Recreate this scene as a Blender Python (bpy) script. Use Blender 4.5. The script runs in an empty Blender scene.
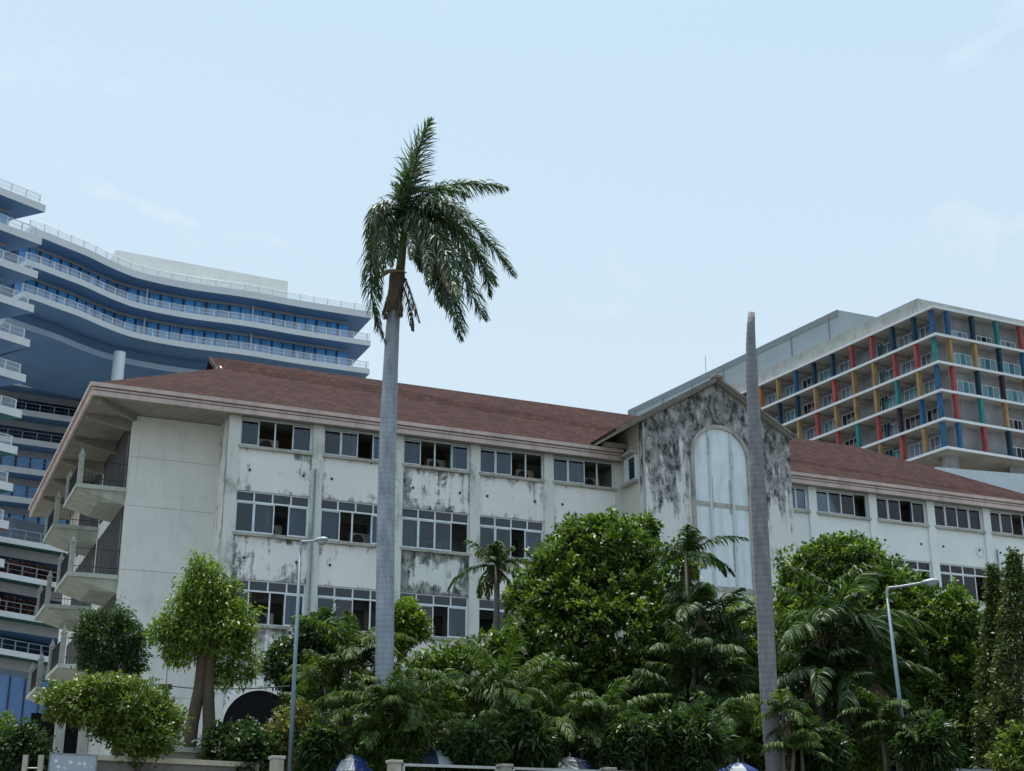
import bpy, bmesh, math, random
import numpy as np
from mathutils import Vector, Matrix

rng = np.random.default_rng(7)
random.seed(7)
R = math.radians
scene = bpy.context.scene
col = scene.collection

# ------------------------------------------------------------------ camera, world, sun, exposure
W, H, F, PITCH, CZ = 1024, 771, 1450.0, 0.33284, 2.2
cam_d = bpy.data.cameras.new('camera')
cam = bpy.data.objects.new('camera', cam_d)
col.objects.link(cam)
cam.location = (0, 0, CZ)
cam.rotation_euler = (math.pi/2 + PITCH, 0, 0)
cam_d.sensor_width = 36.0
cam_d.lens = F / W * 36.0
cam_d.clip_start = 0.1
cam_d.clip_end = 6000
scene.camera = cam

SUN_EL, SUN_AZ = R(79), R(-28)          # azimuth from +Y towards +X
sdir = Vector((math.sin(SUN_AZ)*math.cos(SUN_EL), math.cos(SUN_AZ)*math.cos(SUN_EL), math.sin(SUN_EL)))
sun_d = bpy.data.lights.new('sun', 'SUN')
sun = bpy.data.objects.new('sun', sun_d)
col.objects.link(sun)
sun_d.energy = 4.6
sun_d.angle = R(0.6)
sun_d.color = (1.0, 0.95, 0.86)
sun.rotation_euler = sdir.to_track_quat('Z', 'Y').to_euler()
sun.location = (0, 0, 200)

world = bpy.data.worlds.new('World')
scene.world = world
world.use_nodes = True
wn, wl = world.node_tree.nodes, world.node_tree.links
wn.clear()
w_out = wn.new('ShaderNodeOutputWorld')
w_bg = wn.new('ShaderNodeBackground')
w_bg.inputs['Strength'].default_value = 0.13
sky = wn.new('ShaderNodeTexSky')
sky.sky_type = 'NISHITA'
sky.sun_disc = False
sky.sun_elevation = SUN_EL
sky.sun_rotation = SUN_AZ
sky.air_density = 1.0
sky.dust_density = 4.0
sky.ozone_density = 1.2
# thin bright haze and a few faint wisps of cloud over the clear sky
w_tc = wn.new('ShaderNodeTexCoord')
w_map = wn.new('ShaderNodeMapping'); w_map.inputs['Scale'].default_value = (1.0, 1.0, 2.2); w_map.inputs['Location'].default_value = (0.35, 0.1, 0.2)
w_noise = wn.new('ShaderNodeTexNoise')
w_noise.inputs['Scale'].default_value = 6.0
w_noise.inputs['Detail'].default_value = 7
w_noise.inputs['Roughness'].default_value = 0.55
w_noise.inputs['Distortion'].default_value = 0.35
w_ramp = wn.new('ShaderNodeValToRGB')
w_ramp.color_ramp.elements[0].position = 0.585; w_ramp.color_ramp.elements[0].color = (0, 0, 0, 1)
w_ramp.color_ramp.elements[1].position = 0.80; w_ramp.color_ramp.elements[1].color = (0.55, 0.55, 0.55, 1)
w_veil = wn.new('ShaderNodeMixRGB'); w_veil.inputs['Fac'].default_value = 0.72
w_veil.inputs['Color2'].default_value = (4.75, 6.2, 7.3, 1)
w_mix = wn.new('ShaderNodeMixRGB')
w_mix.inputs['Color2'].default_value = (7.0, 7.6, 7.9, 1)
wl.new(w_tc.outputs['Generated'], w_map.inputs['Vector'])
wl.new(w_map.outputs['Vector'], w_noise.inputs['Vector'])
wl.new(w_noise.outputs['Fac'], w_ramp.inputs['Fac'])
wl.new(sky.outputs['Color'], w_veil.inputs['Color1'])
wl.new(w_veil.outputs['Color'], w_mix.inputs['Color1'])
wl.new(w_ramp.outputs['Color'], w_mix.inputs['Fac'])
w_sep = wn.new('ShaderNodeSeparateXYZ'); wl.new(w_tc.outputs['Generated'], w_sep.inputs[0])
w_gr = wn.new('ShaderNodeValToRGB')
w_gr.color_ramp.elements[0].position = 0.08; w_gr.color_ramp.elements[0].color = (0.60, 0.685, 0.735, 1)
w_gr.color_ramp.elements[1].position = 0.56; w_gr.color_ramp.elements[1].color = (0.455, 0.612, 0.712, 1)
wl.new(w_sep.outputs['Z'], w_gr.inputs['Fac'])
w_x10 = wn.new('ShaderNodeMixRGB'); w_x10.blend_type = 'MULTIPLY'; w_x10.inputs['Fac'].default_value = 1; w_x10.inputs['Color2'].default_value = (10, 10, 10, 1)
wl.new(w_gr.outputs['Color'], w_x10.inputs['Color1']); wl.new(w_x10.outputs['Color'], w_veil.inputs['Color2'])
w_dot = wn.new('ShaderNodeVectorMath'); w_dot.operation = 'DOT_PRODUCT'; w_dot.inputs[1].default_value = sdir
wl.new(w_tc.outputs['Generated'], w_dot.inputs[0])
w_au = wn.new('ShaderNodeMapRange'); w_au.interpolation_type = 'SMOOTHSTEP'
w_au.inputs['From Min'].default_value = 0.70; w_au.inputs['From Max'].default_value = 1.0
w_au.inputs['To Min'].default_value = 1.0; w_au.inputs['To Max'].default_value = 2.6
wl.new(w_dot.outputs['Value'], w_au.inputs['Value'])
w_mul = wn.new('ShaderNodeVectorMath'); w_mul.operation = 'SCALE'
wl.new(w_mix.outputs['Color'], w_mul.inputs[0]); wl.new(w_au.outputs['Result'], w_mul.inputs['Scale'])
wl.new(w_mul.outputs['Vector'], w_bg.inputs['Color'])
wl.new(w_bg.outputs['Background'], w_out.inputs['Surface'])

scene.render.engine = 'CYCLES'
scene.view_settings.view_transform = 'Standard'
scene.view_settings.look = 'None'
scene.view_settings.exposure = 0.16
scene.view_settings.gamma = 1.0
scene.view_settings.use_curve_mapping = False
scene.cycles.max_bounces = 6
scene.cycles.transparent_max_bounces = 12
scene.render.resolution_x, scene.render.resolution_y = W, H

# ------------------------------------------------------------------ survey helpers
def ray(x, y):
    a = (x - W/2)/F; b = -(y - H/2)/F
    return Vector((a, math.cos(PITCH) - b*math.sin(PITCH), math.sin(PITCH) + b*math.cos(PITCH)))
def at(x, y, Y):                     # the point seen at (x, y) at depth Y
    d = ray(x, y)
    return Vector((0, 0, CZ)) + d*(Y/d.y)
def atz(x, y, z):                    # the point seen at (x, y) at height z
    d = ray(x, y)
    return Vector((0, 0, CZ)) + d*((z - CZ)/d.z)
G = 3.9                              # ground level; the river is at 0
YAW = 0.41193
E_ = Vector((math.cos(YAW), math.sin(YAW), 0)); M_ = Vector((-math.sin(YAW), math.cos(YAW), 0))
O_ = Vector((-10.8988, 54.3853, 0))
def bl(u, v, z): return O_ + E_*u + M_*v + Vector((0, 0, z))

# ------------------------------------------------------------------ object helpers
def tag(o, label=None, cat=None, group=None, kind=None):
    if label: o['label'] = label
    if cat: o['category'] = cat
    if group: o['group'] = group
    if kind: o['kind'] = kind
    return o
def thing(name, loc, label, cat, group=None, rz=0.0):
    o = bpy.data.objects.new(name, None)
    col.objects.link(o)
    o.empty_display_size = 0.2
    o.location = loc; o.rotation_euler = (0, 0, rz)
    return tag(o, label, cat, group)

class MB:
    """collects faces, then links them as one mesh object"""
    def __init__(s): s.v = []; s.f = []; s.mi = []; s.cur = 0
    def face(s, pts):
        b = len(s.v); s.v += [tuple(p) for p in pts]; s.f.append(tuple(range(b, b+len(pts)))); s.mi.append(s.cur)
    def box(s, x0, x1, y0, y1, z0, z1, xf=None):
        b = len(s.v)
        P = [(x, y, z) for z in (z0, z1) for y in (y0, y1) for x in (x0, x1)]
        if xf: P = [tuple(xf @ Vector(p)) for p in P]
        s.v += P
        for q in ((0,2,3,1),(4,5,7,6),(0,1,5,4),(2,6,7,3),(0,4,6,2),(1,3,7,5)):
            s.f.append(tuple(b+i for i in q)); s.mi.append(s.cur)
    def prism(s, poly, off):
        """polygon (3D points) extruded by the vector off"""
        off = Vector(off); n = len(poly); b = len(s.v)
        s.v += [tuple(p) for p in poly] + [tuple(Vector(p)+off) for p in poly]
        s.f.append(tuple(b+i for i in range(n))[::-1]); s.f.append(tuple(b+n+i for i in range(n)))
        s.mi += [s.cur, s.cur]
        for i in range(n):
            j = (i+1) % n
            s.f.append((b+i, b+j, b+n+j, b+n+i)); s.mi.append(s.cur)
    def loft(s, A, B_):
        """band between two polylines of equal length"""
        n = len(A); b = len(s.v)
        s.v += [tuple(p) for p in A] + [tuple(p) for p in B_]
        for i in range(n-1):
            s.f.append((b+i, b+i+1, b+n+i+1, b+n+i)); s.mi.append(s.cur)
    def tube(s, pts, rad, n=8, cap=True):
        pts = [Vector(p) for p in pts]
        if not hasattr(rad, '__len__'): rad = [rad]*len(pts)
        rings = []; b = len(s.v)
        t0 = (pts[1]-pts[0]).normalized()
        x = t0.orthogonal().normalized()
        for i, p in enumerate(pts):
            t = (pts[min(i+1, len(pts)-1)] - pts[max(i-1, 0)]).normalized()
            x = (x - t*x.dot(t)).normalized(); y = t.cross(x)
            for k in range(n):
                a = 2*math.pi*k/n
                s.v.append(tuple(p + (x*math.cos(a) + y*math.sin(a))*rad[i]))
        for i in range(len(pts)-1):
            for k in range(n):
                k2 = (k+1) % n
                s.f.append((b+i*n+k, b+i*n+k2, b+(i+1)*n+k2, b+(i+1)*n+k)); s.mi.append(s.cur)
        if cap:
            s.f.append(tuple(b+k for k in range(n))[::-1]); s.mi.append(s.cur)
            e = b+(len(pts)-1)*n
            s.f.append(tuple(e+k for k in range(n))); s.mi.append(s.cur)
    def build(s, name, mat, parent=None, origin=None, smooth=False, bevel=0, label=None):
        me = bpy.data.meshes.new(name)
        V = s.v
        if origin is not None: V = [(p[0]-origin[0], p[1]-origin[1], p[2]-origin[2]) for p in V]
        me.from_pydata(V, [], s.f)
        mats = mat if isinstance(mat, (list, tuple)) else [mat]
        for m_ in mats: me.materials.append(m_)
        me.polygons.foreach_set('material_index', s.mi)
        if smooth: me.polygons.foreach_set('use_smooth', [True]*len(me.polygons))
        bm = bmesh.new(); bm.from_mesh(me)
        bmesh.ops.recalc_face_normals(bm, faces=bm.faces)
        bm.to_mesh(me); bm.free()
        o = bpy.data.objects.new(name, me); col.objects.link(o)
        if parent is not None: o.parent = parent
        if bevel:
            bv = o.modifiers.new('bevel', 'BEVEL'); bv.width = bevel; bv.segments = 2; bv.limit_method = 'ANGLE'
        if label: o['label'] = label
        return o

def leaf_mesh(name, quads, var, mat, parent=None, origin=(0, 0, 0)):
    """one mesh of many small 4-cornered leaves, with a per-leaf random value"""
    q = np.asarray(quads, dtype=np.float32) - np.asarray(origin, dtype=np.float32)
    n = len(q)
    me = bpy.data.meshes.new(name)
    me.vertices.add(n*4); me.vertices.foreach_set('co', q.reshape(-1))
    me.loops.add(n*4); me.loops.foreach_set('vertex_index', np.arange(n*4, dtype=np.int32))
    me.polygons.add(n); me.polygons.foreach_set('loop_start', np.arange(0, n*4, 4, dtype=np.int32))
    me.polygons.foreach_set('loop_total', np.full(n, 4, dtype=np.int32))
    a = me.attributes.new('leafvar', 'FLOAT', 'POINT')
    a.data.foreach_set('value', np.repeat(np.asarray(var, dtype=np.float32), 4))
    me.materials.append(mat)
    me.update(); me.validate()
    o = bpy.data.objects.new(name, me); col.objects.link(o)
    if parent is not None: o.parent = parent
    return o

# ------------------------------------------------------------------ materials
def new_mat(name):
    m = bpy.data.materials.new(name); m.use_nodes = True
    nt = m.node_tree; nt.nodes.clear()
    out = nt.nodes.new('ShaderNodeOutputMaterial')
    return m, nt.nodes, nt.links, out
def noise(N, L, vec, scale, detail=6, rough=0.6, dist=0.0):
    n = N.new('ShaderNodeTexNoise')
    n.inputs['Scale'].default_value = scale; n.inputs['Detail'].default_value = detail
    n.inputs['Roughness'].default_value = rough; n.inputs['Distortion'].default_value = dist
    L.new(vec, n.inputs['Vector'])
    return n.outputs['Fac']
def mapping(N, L, vec, scale, loc=(0, 0, 0)):
    m = N.new('ShaderNodeMapping'); m.inputs['Scale'].default_value = scale; m.inputs['Location'].default_value = loc
    L.new(vec, m.inputs['Vector']); return m.outputs['Vector']
def ramp(N, L, fac, p0, p1, c0=(0, 0, 0, 1), c1=(1, 1, 1, 1)):
    r = N.new('ShaderNodeValToRGB')
    e = r.color_ramp.elements
    e[0].position = p0; e[0].color = c0; e[1].position = p1; e[1].color = c1
    L.new(fac, r.inputs['Fac']); return r.outputs['Color']
def mth(N, L, op, a, b):
    n = N.new('ShaderNodeMath'); n.operation = op
    for i, x in enumerate((a, b)):
        if isinstance(x, (int, float)): n.inputs[i].default_value = x
        else: L.new(x, n.inputs[i])
    return n.outputs[0]
def mixc(N, L, fac, a, b, mode='MIX'):
    n = N.new('ShaderNodeMixRGB'); n.blend_type = mode
    for i, x in enumerate((fac, a, b)):
        if isinstance(x, (int, float)): n.inputs[i].default_value = x
        elif isinstance(x, tuple): n.inputs[i].default_value = (*x, 1) if len(x) == 3 else x
        else: L.new(x, n.inputs[i])
    return n.outputs[0]
def princ(N, L, out, colr, rough=0.7, spec=0.3, metal=0.0, bump=None, bump_s=0.2, bump_d=0.02):
    p = N.new('ShaderNodeBsdfPrincipled')
    if isinstance(colr, tuple): p.inputs['Base Color'].default_value = (*colr, 1)
    else: L.new(colr, p.inputs['Base Color'])
    p.inputs['Roughness'].default_value = rough
    p.inputs['Specular IOR Level'].default_value = spec
    p.inputs['Metallic'].default_value = metal
    if bump is not None:
        b = N.new('ShaderNodeBump'); b.inputs['Strength'].default_value = bump_s; b.inputs['Distance'].default_value = bump_d
        L.new(bump, b.inputs['Height']); L.new(b.outputs[0], p.inputs['Normal'])
    L.new(p.outputs[0], out.inputs['Surface'])
    return p

def plain(name, c, rough=0.6, spec=0.3, metal=0.0, var=0.12, scale=3.0, dirt=0.0):
    """paint or metal with gentle mottling and, if asked, streaks of dirt"""
    m, N, L, out = new_mat(name)
    tc = N.new('ShaderNodeTexCoord').outputs['Object']
    n1 = noise(N, L, tc, scale, 5, 0.6)
    k = ramp(N, L, n1, 0.3, 0.75, (1-var, 1-var, 1-var, 1), (1+var*0.5, 1+var*0.5, 1+var*0.5, 1))
    c1 = mixc(N, L, 1.0, c, k, 'MULTIPLY')
    if dirt:
        st = noise(N, L, mapping(N, L, tc, (1.6, 1.6, 0.22)), 1.7, 7, 0.65)
        c1 = mixc(N, L, mth(N, L, 'MULTIPLY', ramp(N, L, st, 0.48, 0.72), dirt), c1, tuple(x*0.25 for x in c))
    princ(N, L, out, c1, rough, spec, metal)
    return m

def plaster(name, base, mold, lo, hi, top=None, fine=0.25, moldcol=(0.055, 0.058, 0.055), off=(0, 0, 0), big=1.0, edge=0.0, sw=0.42):
    """old painted plaster: blotches and running streaks of black mould; top = (z0, z1, gain) adds
    more growth high on the wall, where the rain wets it"""
    m, N, L, out = new_mat(name)
    tc = N.new('ShaderNodeTexCoord').outputs['Object']
    tc = mapping(N, L, tc, (1, 1, 1), off)
    tone = noise(N, L, tc, 0.55, 4, 0.55)
    c = mixc(N, L, 1.0, base, ramp(N, L, tone, 0.3, 0.7, (0.93, 0.935, 0.93, 1), (1.03, 1.02, 1.0, 1)), 'MULTIPLY')
    streak = noise(N, L, mapping(N, L, tc, (2.4*big, 2.4*big, 0.32)), 1.15, 8, 0.66, 0.25)
    blot = noise(N, L, tc, 0.9*big, 9, 0.68, 0.3)
    s = mth(N, L, 'ADD', mth(N, L, 'MULTIPLY', streak, sw), mth(N, L, 'MULTIPLY', blot, 1.0-sw))
    if edge:
        gs = N.new('ShaderNodeSeparateXYZ'); L.new(N.new('ShaderNodeTexCoord').outputs['Generated'], gs.inputs[0])
        ex = mth(N, L, 'POWER', mth(N, L, 'ABSOLUTE', mth(N, L, 'SUBTRACT', mth(N, L, 'MULTIPLY', gs.outputs['X'], 2.0), 1.0), 0), 3.0)
        ez = mth(N, L, 'POWER', mth(N, L, 'ABSOLUTE', mth(N, L, 'SUBTRACT', mth(N, L, 'MULTIPLY', gs.outputs['Z'], 2.0), 1.0), 0), 2.0)
        s = mth(N, L, 'ADD', s, mth(N, L, 'MULTIPLY', mth(N, L, 'MAXIMUM', ex, ez), edge))
    if top:
        sep = N.new('ShaderNodeSeparateXYZ'); L.new(tc, sep.inputs[0])
        g = N.new('ShaderNodeMapRange'); L.new(sep.outputs['Z'], g.inputs['Value'])
        g.inputs['From Min'].default_value = top[0]; g.inputs['From Max'].default_value = top[1]
        g.inputs['To Min'].default_value = 0.0; g.inputs['To Max'].default_value = top[2]
        s = mth(N, L, 'ADD', s, g.outputs[0])
    k = ramp(N, L, s, lo, hi)
    grain = ramp(N, L, noise(N, L, mapping(N, L, tc, (1, 1, .6)), 3.2, 7, 0.7), 0.36, 0.60)
    k = mth(N, L, 'MULTIPLY', mth(N, L, 'MULTIPLY', k, mold), mixc(N, L, 0.6, (1, 1, 1), grain))
    c = mixc(N, L, k, c, moldcol)
    # faint grey runs and specks all over
    run = ramp(N, L, noise(N, L, mapping(N, L, tc, (2.6, 2.6, 0.22)), 1.3, 8, 0.7, 0.6), 0.56, 0.74)
    c = mixc(N, L, mth(N, L, 'MULTIPLY', run, fine), c, (0.22, 0.215, 0.19))
    speck = ramp(N, L, noise(N, L, tc, 14.0, 3, 0.5), 0.70, 0.76)
    c = mixc(N, L, mth(N, L, 'MULTIPLY', speck, fine*1.6), c, (0.10, 0.09, 0.075))
    princ(N, L, out, c, 0.88, 0.15, bump=noise(N, L, tc, 22, 4, 0.6), bump_s=0.15, bump_d=0.01)
    return m

def glass(name, tint, refl=1.0, rough=0.02):
    m, N, L, out = new_mat(name)
    tr = N.new('ShaderNodeBsdfTransparent'); tr.inputs[0].default_value = (*tint, 1)
    gl = N.new('ShaderNodeBsdfGlossy'); gl.inputs['Color'].default_value = (refl, refl, refl, 1); gl.inputs['Roughness'].default_value = rough
    fr = N.new('ShaderNodeFresnel'); fr.inputs['IOR'].default_value = 1.6
    mx = N.new('ShaderNodeMixShader')
    L.new(fr.outputs[0], mx.inputs[0]); L.new(tr.outputs[0], mx.inputs[1]); L.new(gl.outputs[0], mx.inputs[2])
    L.new(mx.outputs[0], out.inputs['Surface'])
    return m

def mirror_glass(name, c, rough=0.06, var=0.35):
    """tinted curtain-wall glass, each pane a little different"""
    m, N, L, out = new_mat(name)
    tc = N.new('ShaderNodeTexCoord').outputs['Object']
    v = N.new('ShaderNodeTexVoronoi'); v.inputs['Scale'].default_value = 0.55; L.new(mapping(N, L, tc, (1, 1, 0.3)), v.inputs['Vector'])
    k = ramp(N, L, v.outputs['Color'], 0.0, 1.0, (1-var, 1-var, 1-var, 1), (1+var, 1+var, 1+var, 1))
    princ(N, L, out, mixc(N, L, 1.0, c, k, 'MULTIPLY'), rough, 0.75)
    return m

def leafmat(name, dark, mid, bright, trans=0.42, rough=0.42, spec=0.35):
    m, N, L, out = new_mat(name)
    at_ = N.new('ShaderNodeAttribute'); at_.attribute_name = 'leafvar'
    r = N.new('ShaderNodeValToRGB'); e = r.color_ramp.elements
    e[0].position = 0.0; e[0].color = (*dark, 1); e[1].position = 1.0; e[1].color = (*bright, 1)
    x = e.new(0.55); x.color = (*mid, 1)
    L.new(at_.outputs['Fac'], r.inputs['Fac'])
    p = N.new('ShaderNodeBsdfPrincipled'); L.new(r.outputs[0], p.inputs['Base Color'])
    p.inputs['Roughness'].default_value = rough; p.inputs['Specular IOR Level'].default_value = spec
    t = N.new('ShaderNodeBsdfTranslucent')
    L.new(mixc(N, L, 1.0, r.outputs[0], (1.25, 1.3, 0.55), 'MULTIPLY'), t.inputs['Color'])
    mx = N.new('ShaderNodeMixShader'); mx.inputs[0].default_value = trans
    L.new(p.outputs[0], mx.inputs[1]); L.new(t.outputs[0], mx.inputs[2]); L.new(mx.outputs[0], out.inputs['Surface'])
    return m

def bark(name, c, ring=0.0, c2=None, rs=0.42):
    m, N, L, out = new_mat(name)
    tc = N.new('ShaderNodeTexCoord').outputs['Object']
    n1 = noise(N, L, mapping(N, L, tc, (3, 3, 0.8)), 2.2, 8, 0.65)
    cc = mixc(N, L, ramp(N, L, n1, 0.35, 0.7), tuple(x*0.72 for x in c), c2 or tuple(x*1.15 for x in c))
    h = n1
    if ring:
        wv = N.new('ShaderNodeTexWave'); wv.bands_direction = 'Z'; wv.inputs['Scale'].default_value = ring
        wv.inputs['Distortion'].default_value = 1.6; wv.inputs['Detail'].default_value = 3
        L.new(tc, wv.inputs['Vector'])
        cc = mixc(N, L, mth(N, L, 'MULTIPLY', ramp(N, L, wv.outputs['Fac'], 0.0, 0.28, (1, 1, 1, 1), (0, 0, 0, 1)), rs), cc, tuple(x*0.35 for x in c))
        sp = ramp(N, L, noise(N, L, mapping(N, L, tc, (2, 2, 0.7)), 2.5, 6, 0.7), 0.58, 0.72)
        cc = mixc(N, L, mth(N, L, 'MULTIPLY', sp, 0.5), cc, (0.42, 0.42, 0.41))
        h = mth(N, L, 'ADD', n1, wv.outputs['Fac'])
    princ(N, L, out, cc, 0.9, 0.15, bump=h, bump_s=0.22, bump_d=0.015)
    return m

M = {}
WHITE = (0.80, 0.80, 0.79)
M['wall'] = plaster('old white plaster', WHITE, 0.85, 0.60, 0.67, fine=0.16, edge=0.10, big=1.3, off=(3, 1, 0))
M['wall_mid'] = plaster('stained white plaster', WHITE, 0.95, 0.535, 0.60, fine=0.3, edge=0.10, big=1.4, off=(7, 2, 1))
M['wall_heavy'] = plaster('mould-blackened white plaster', (0.70, 0.73, 0.71), 0.97, 0.52, 0.58, fine=0.45, edge=0.19, big=1.4, off=(1, 5, 2))
M['wall_clean'] = plaster('repainted white plaster', (0.75, 0.79, 0.80), 0.6, 0.66, 0.8, fine=0.07, off=(2, 2, 4))
M['endwall'] = plaster('weathered pale render', (0.72, 0.73, 0.71), 0.35, 0.50, 0.74, fine=0.2, off=(9, 4, 0))
M['pilaster'] = plaster('streaked pilaster paint', (0.66, 0.68, 0.66), 0.9, 0.51, 0.66, fine=0.6, off=(4, 4, 4))
M['gable'] = plaster('black mouldy gable render', (0.70, 0.71, 0.71), 0.98, 0.535, 0.60, top=(12.0, 18.8, 0.20), fine=0.45, big=0.85, sw=0.62, moldcol=(0.035, 0.037, 0.038))
M['gable_side'] = plaster('cream gable side render', (0.62, 0.60, 0.54), 0.9, 0.56, 0.70, fine=0.3)
M['trim'] = plaster('dirty grey trim', (0.45, 0.44, 0.40), 0.8, 0.46, 0.66, fine=0.7)
M['barge'] = plaster('blackened brown barge board', (0.24, 0.20, 0.18), 0.9, 0.45, 0.65, fine=0.6)
M['mullion_w'] = plaster('stained pale mullion', (0.56, 0.62, 0.64), 0.9, 0.54, 0.64, fine=0.6)
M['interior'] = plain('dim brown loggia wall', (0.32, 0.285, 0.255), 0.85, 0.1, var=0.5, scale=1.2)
M['louvre'] = plain('dark red brown timber', (0.10, 0.078, 0.066), 0.7, 0.2, var=0.3)
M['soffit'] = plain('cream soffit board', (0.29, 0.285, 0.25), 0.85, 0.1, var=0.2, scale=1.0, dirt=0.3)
M['fascia'] = plain('faded pink fascia', (0.60, 0.485, 0.46), 0.75, 0.2, var=0.2, scale=0.8, dirt=0.4)
M['fascia_groove'] = plain('dark pink fascia board', (0.34, 0.26, 0.245), 0.8, 0.15, var=0.2)
M['alu'] = plain('dull white window frame', (0.74, 0.80, 0.86), 0.45, 0.4, var=0.12)
M['alu_dark'] = plain('grey aluminium sash', (0.20, 0.23, 0.26), 0.4, 0.5, var=0.2)
M['pane'] = glass('grey blue window glass', (0.52, 0.62, 0.70), 0.8)
M['curtain_pale'] = plain('pale grey curtain', (0.60, 0.66, 0.70), 0.9, 0.1, var=0.3, scale=2.0)
M['curtain_dark'] = plain('dark blue curtain', (0.15, 0.21, 0.28), 0.9, 0.1, var=0.3, scale=2.0)
M['curtain'] = plain('slate blue curtain', (0.36, 0.50, 0.60), 0.9, 0.1, var=0.3, scale=2.0)
M['ac'] = plain('off white air conditioner casing', (0.42, 0.38, 0.34), 0.5, 0.3, var=0.15)
M['fan_and_shade'] = plain('dark grille and shade fill', (0.04, 0.035, 0.035), 0.6, 0.3)  # also stands for shade in the door recesses and undercroft
M['panel_blue'] = plain('pale blue white boarding', (0.72, 0.80, 0.85), 0.75, 0.15, var=0.10, scale=1.4, dirt=0.32)
M['pipe'] = plain('blue grey drain pipe', (0.22, 0.31, 0.33), 0.5, 0.3, var=0.2)
M['iron'] = plain('black iron rail', (0.03, 0.03, 0.032), 0.5, 0.4)
M['conc'] = plain('pale weathered concrete', (0.40, 0.41, 0.38), 0.9, 0.15, var=0.25, scale=2.0, dirt=0.55)
M['balc'] = plain('pale green grey painted concrete', (0.47, 0.51, 0.46), 0.85, 0.15, var=0.2, scale=1.2, dirt=0.4)
M['shade_black'] = plain('near black shade', (0.012, 0.012, 0.014), 0.9, 0.05)  # near-black colour standing for shade, no room behind it

def roofmat():
    m, N, L, out = new_mat('brown red shingle')
    tc = N.new('ShaderNodeTexCoord').outputs['Object']
    b = N.new('ShaderNodeTexBrick')
    b.inputs['Scale'].default_value = 1.0; b.inputs['Brick Width'].default_value = 0.34; b.inputs['Row Height'].default_value = 0.30
    b.inputs['Mortar Size'].default_value = 0.012; b.inputs['Bias'].default_value = -0.1
    b.inputs['Color1'].default_value = (0.033, 0.0160, 0.0148, 1); b.inputs['Color2'].default_value = (0.058, 0.0280, 0.0248, 1); b.inputs['Mortar'].default_value = (0.014, 0.008, 0.008, 1)
    L.new(tc, b.inputs['Vector'])
    n1 = noise(N, L, tc, 0.6, 6, 0.6)
    c = mixc(N, L, 1.0, b.outputs['Color'], ramp(N, L, n1, 0.3, 0.75, (0.92, 0.93, 0.94, 1), (1.06, 1.04, 1.02, 1)), 'MULTIPLY')
    n2 = noise(N, L, tc, 11, 3, 0.6)
    c = mixc(N, L, 0.6, c, ramp(N, L, n2, 0.3, 0.7, (0.55, 0.55, 0.55, 1), (1.4, 1.4, 1.4, 1)), 'MULTIPLY')
    princ(N, L, out, c, 0.9, 0.06, bump=b.outputs['Fac'], bump_s=0.5, bump_d=0.02)
    return m
M['roof'] = roofmat()

# ------------------------------------------------------------------ ground, quay and river
def sheet(name, m, pts, z):
    b = MB(); b.face([(p[0], p[1], z) for p in pts]); o = b.build(name, m); tag(o, kind='structure'); return o
def watermat():
    m, N, L, out = new_mat('brown river water')
    tc = N.new('ShaderNodeTexCoord').outputs['Object']
    n = noise(N, L, mapping(N, L, tc, (1, 2.2, 1)), 0.9, 5, 0.6)
    princ(N, L, out, (0.07, 0.075, 0.055), 0.12, 0.5, bump=n, bump_s=0.6, bump_d=0.15)
    return m
def groundmat():
    m, N, L, out = new_mat('riverside paving and soil')
    tc = N.new('ShaderNodeTexCoord').outputs['Object']
    c = mixc(N, L, noise(N, L, tc, 0.15, 6, 0.6), (0.10, 0.095, 0.08), (0.20, 0.195, 0.18))
    princ(N, L, out, c, 0.9, 0.15, bump=noise(N, L, tc, 6, 5, 0.6), bump_s=0.3)
    return m
qa = Vector((0, 30.5, 0))
def q(t, s): p = qa + E_*t + M_*s; return (p.x, p.y, 0)
sheet('water', watermat(), [q(-2500, 0.2), q(-2500, -1500), q(2500, -1500), q(2500, 0.2)], 0.0)
sheet('ground', groundmat(), [q(-2500, 0), q(2500, 0), q(2500, 3000), q(-2500, 3000)], G)
b = MB()
for t in (-300,):
    P = [q(-300, 0), q(300, 0), q(300, -0.35), q(-300, -0.35)]
    b.prism([(p[0], p[1], -1.0) for p in P], (0, 0, G+1.0+0.12))
tag(b.build('quay', M['conc']), kind='structure')

# ------------------------------------------------------------------ the old white building
B = 3.3944; U_R = 23.642; GP = 0.2204
Z3, Z2, Z2T, Z1, Z1T = 18.632, 15.144, 16.722, 11.644, 13.249
SOF = 19.75
hosp = thing('institutional_building', O_ + Vector((0, 0, G)), 'long old white four storey building with brown shingle roof and mould stained walls', 'building', rz=YAW)
def L_(z): return z - G
def hb(name, mat, boxes, parent=hosp, **kw):
    mb = MB()
    for (u0, u1, v0, v1, z0, z1) in boxes: mb.box(u0, u1, v0, v1, L_(z0), L_(z1))
    return mb.build(name, mat, parent, **kw)

# core behind the loggias and the left wing running back
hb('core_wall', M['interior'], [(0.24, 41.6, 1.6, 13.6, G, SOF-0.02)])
hb('end_wall', M['endwall'], [(-3.65, 0.236, 1.5, 20.0, G, SOF-0.02)])
for zz in (18.05, 16.1, 13.6, 11.3, 8.9):      # cast joints of the end wall
    hb('wall_joint', M['trim'], [(-3.64, -0.25, 1.492, 1.499, zz, zz+0.015)])
hb('return_wall', M['wall'], [(-GP, GP-0.004, 0.003, 1.498, G, SOF-0.004)])
# floors and lintels between the loggias: slab edges hidden behind the spandrels
hb('loggia_floor', M['interior'], [(0.24, 41.0, 0.2, 1.59, z-0.16, z-0.02) for z in (Z3, Z2, Z1)] + [(0.24, 41.0, 0.2, 1.59, z+0.10, z+0.22) for z in (Z2T, Z1T)])
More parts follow.
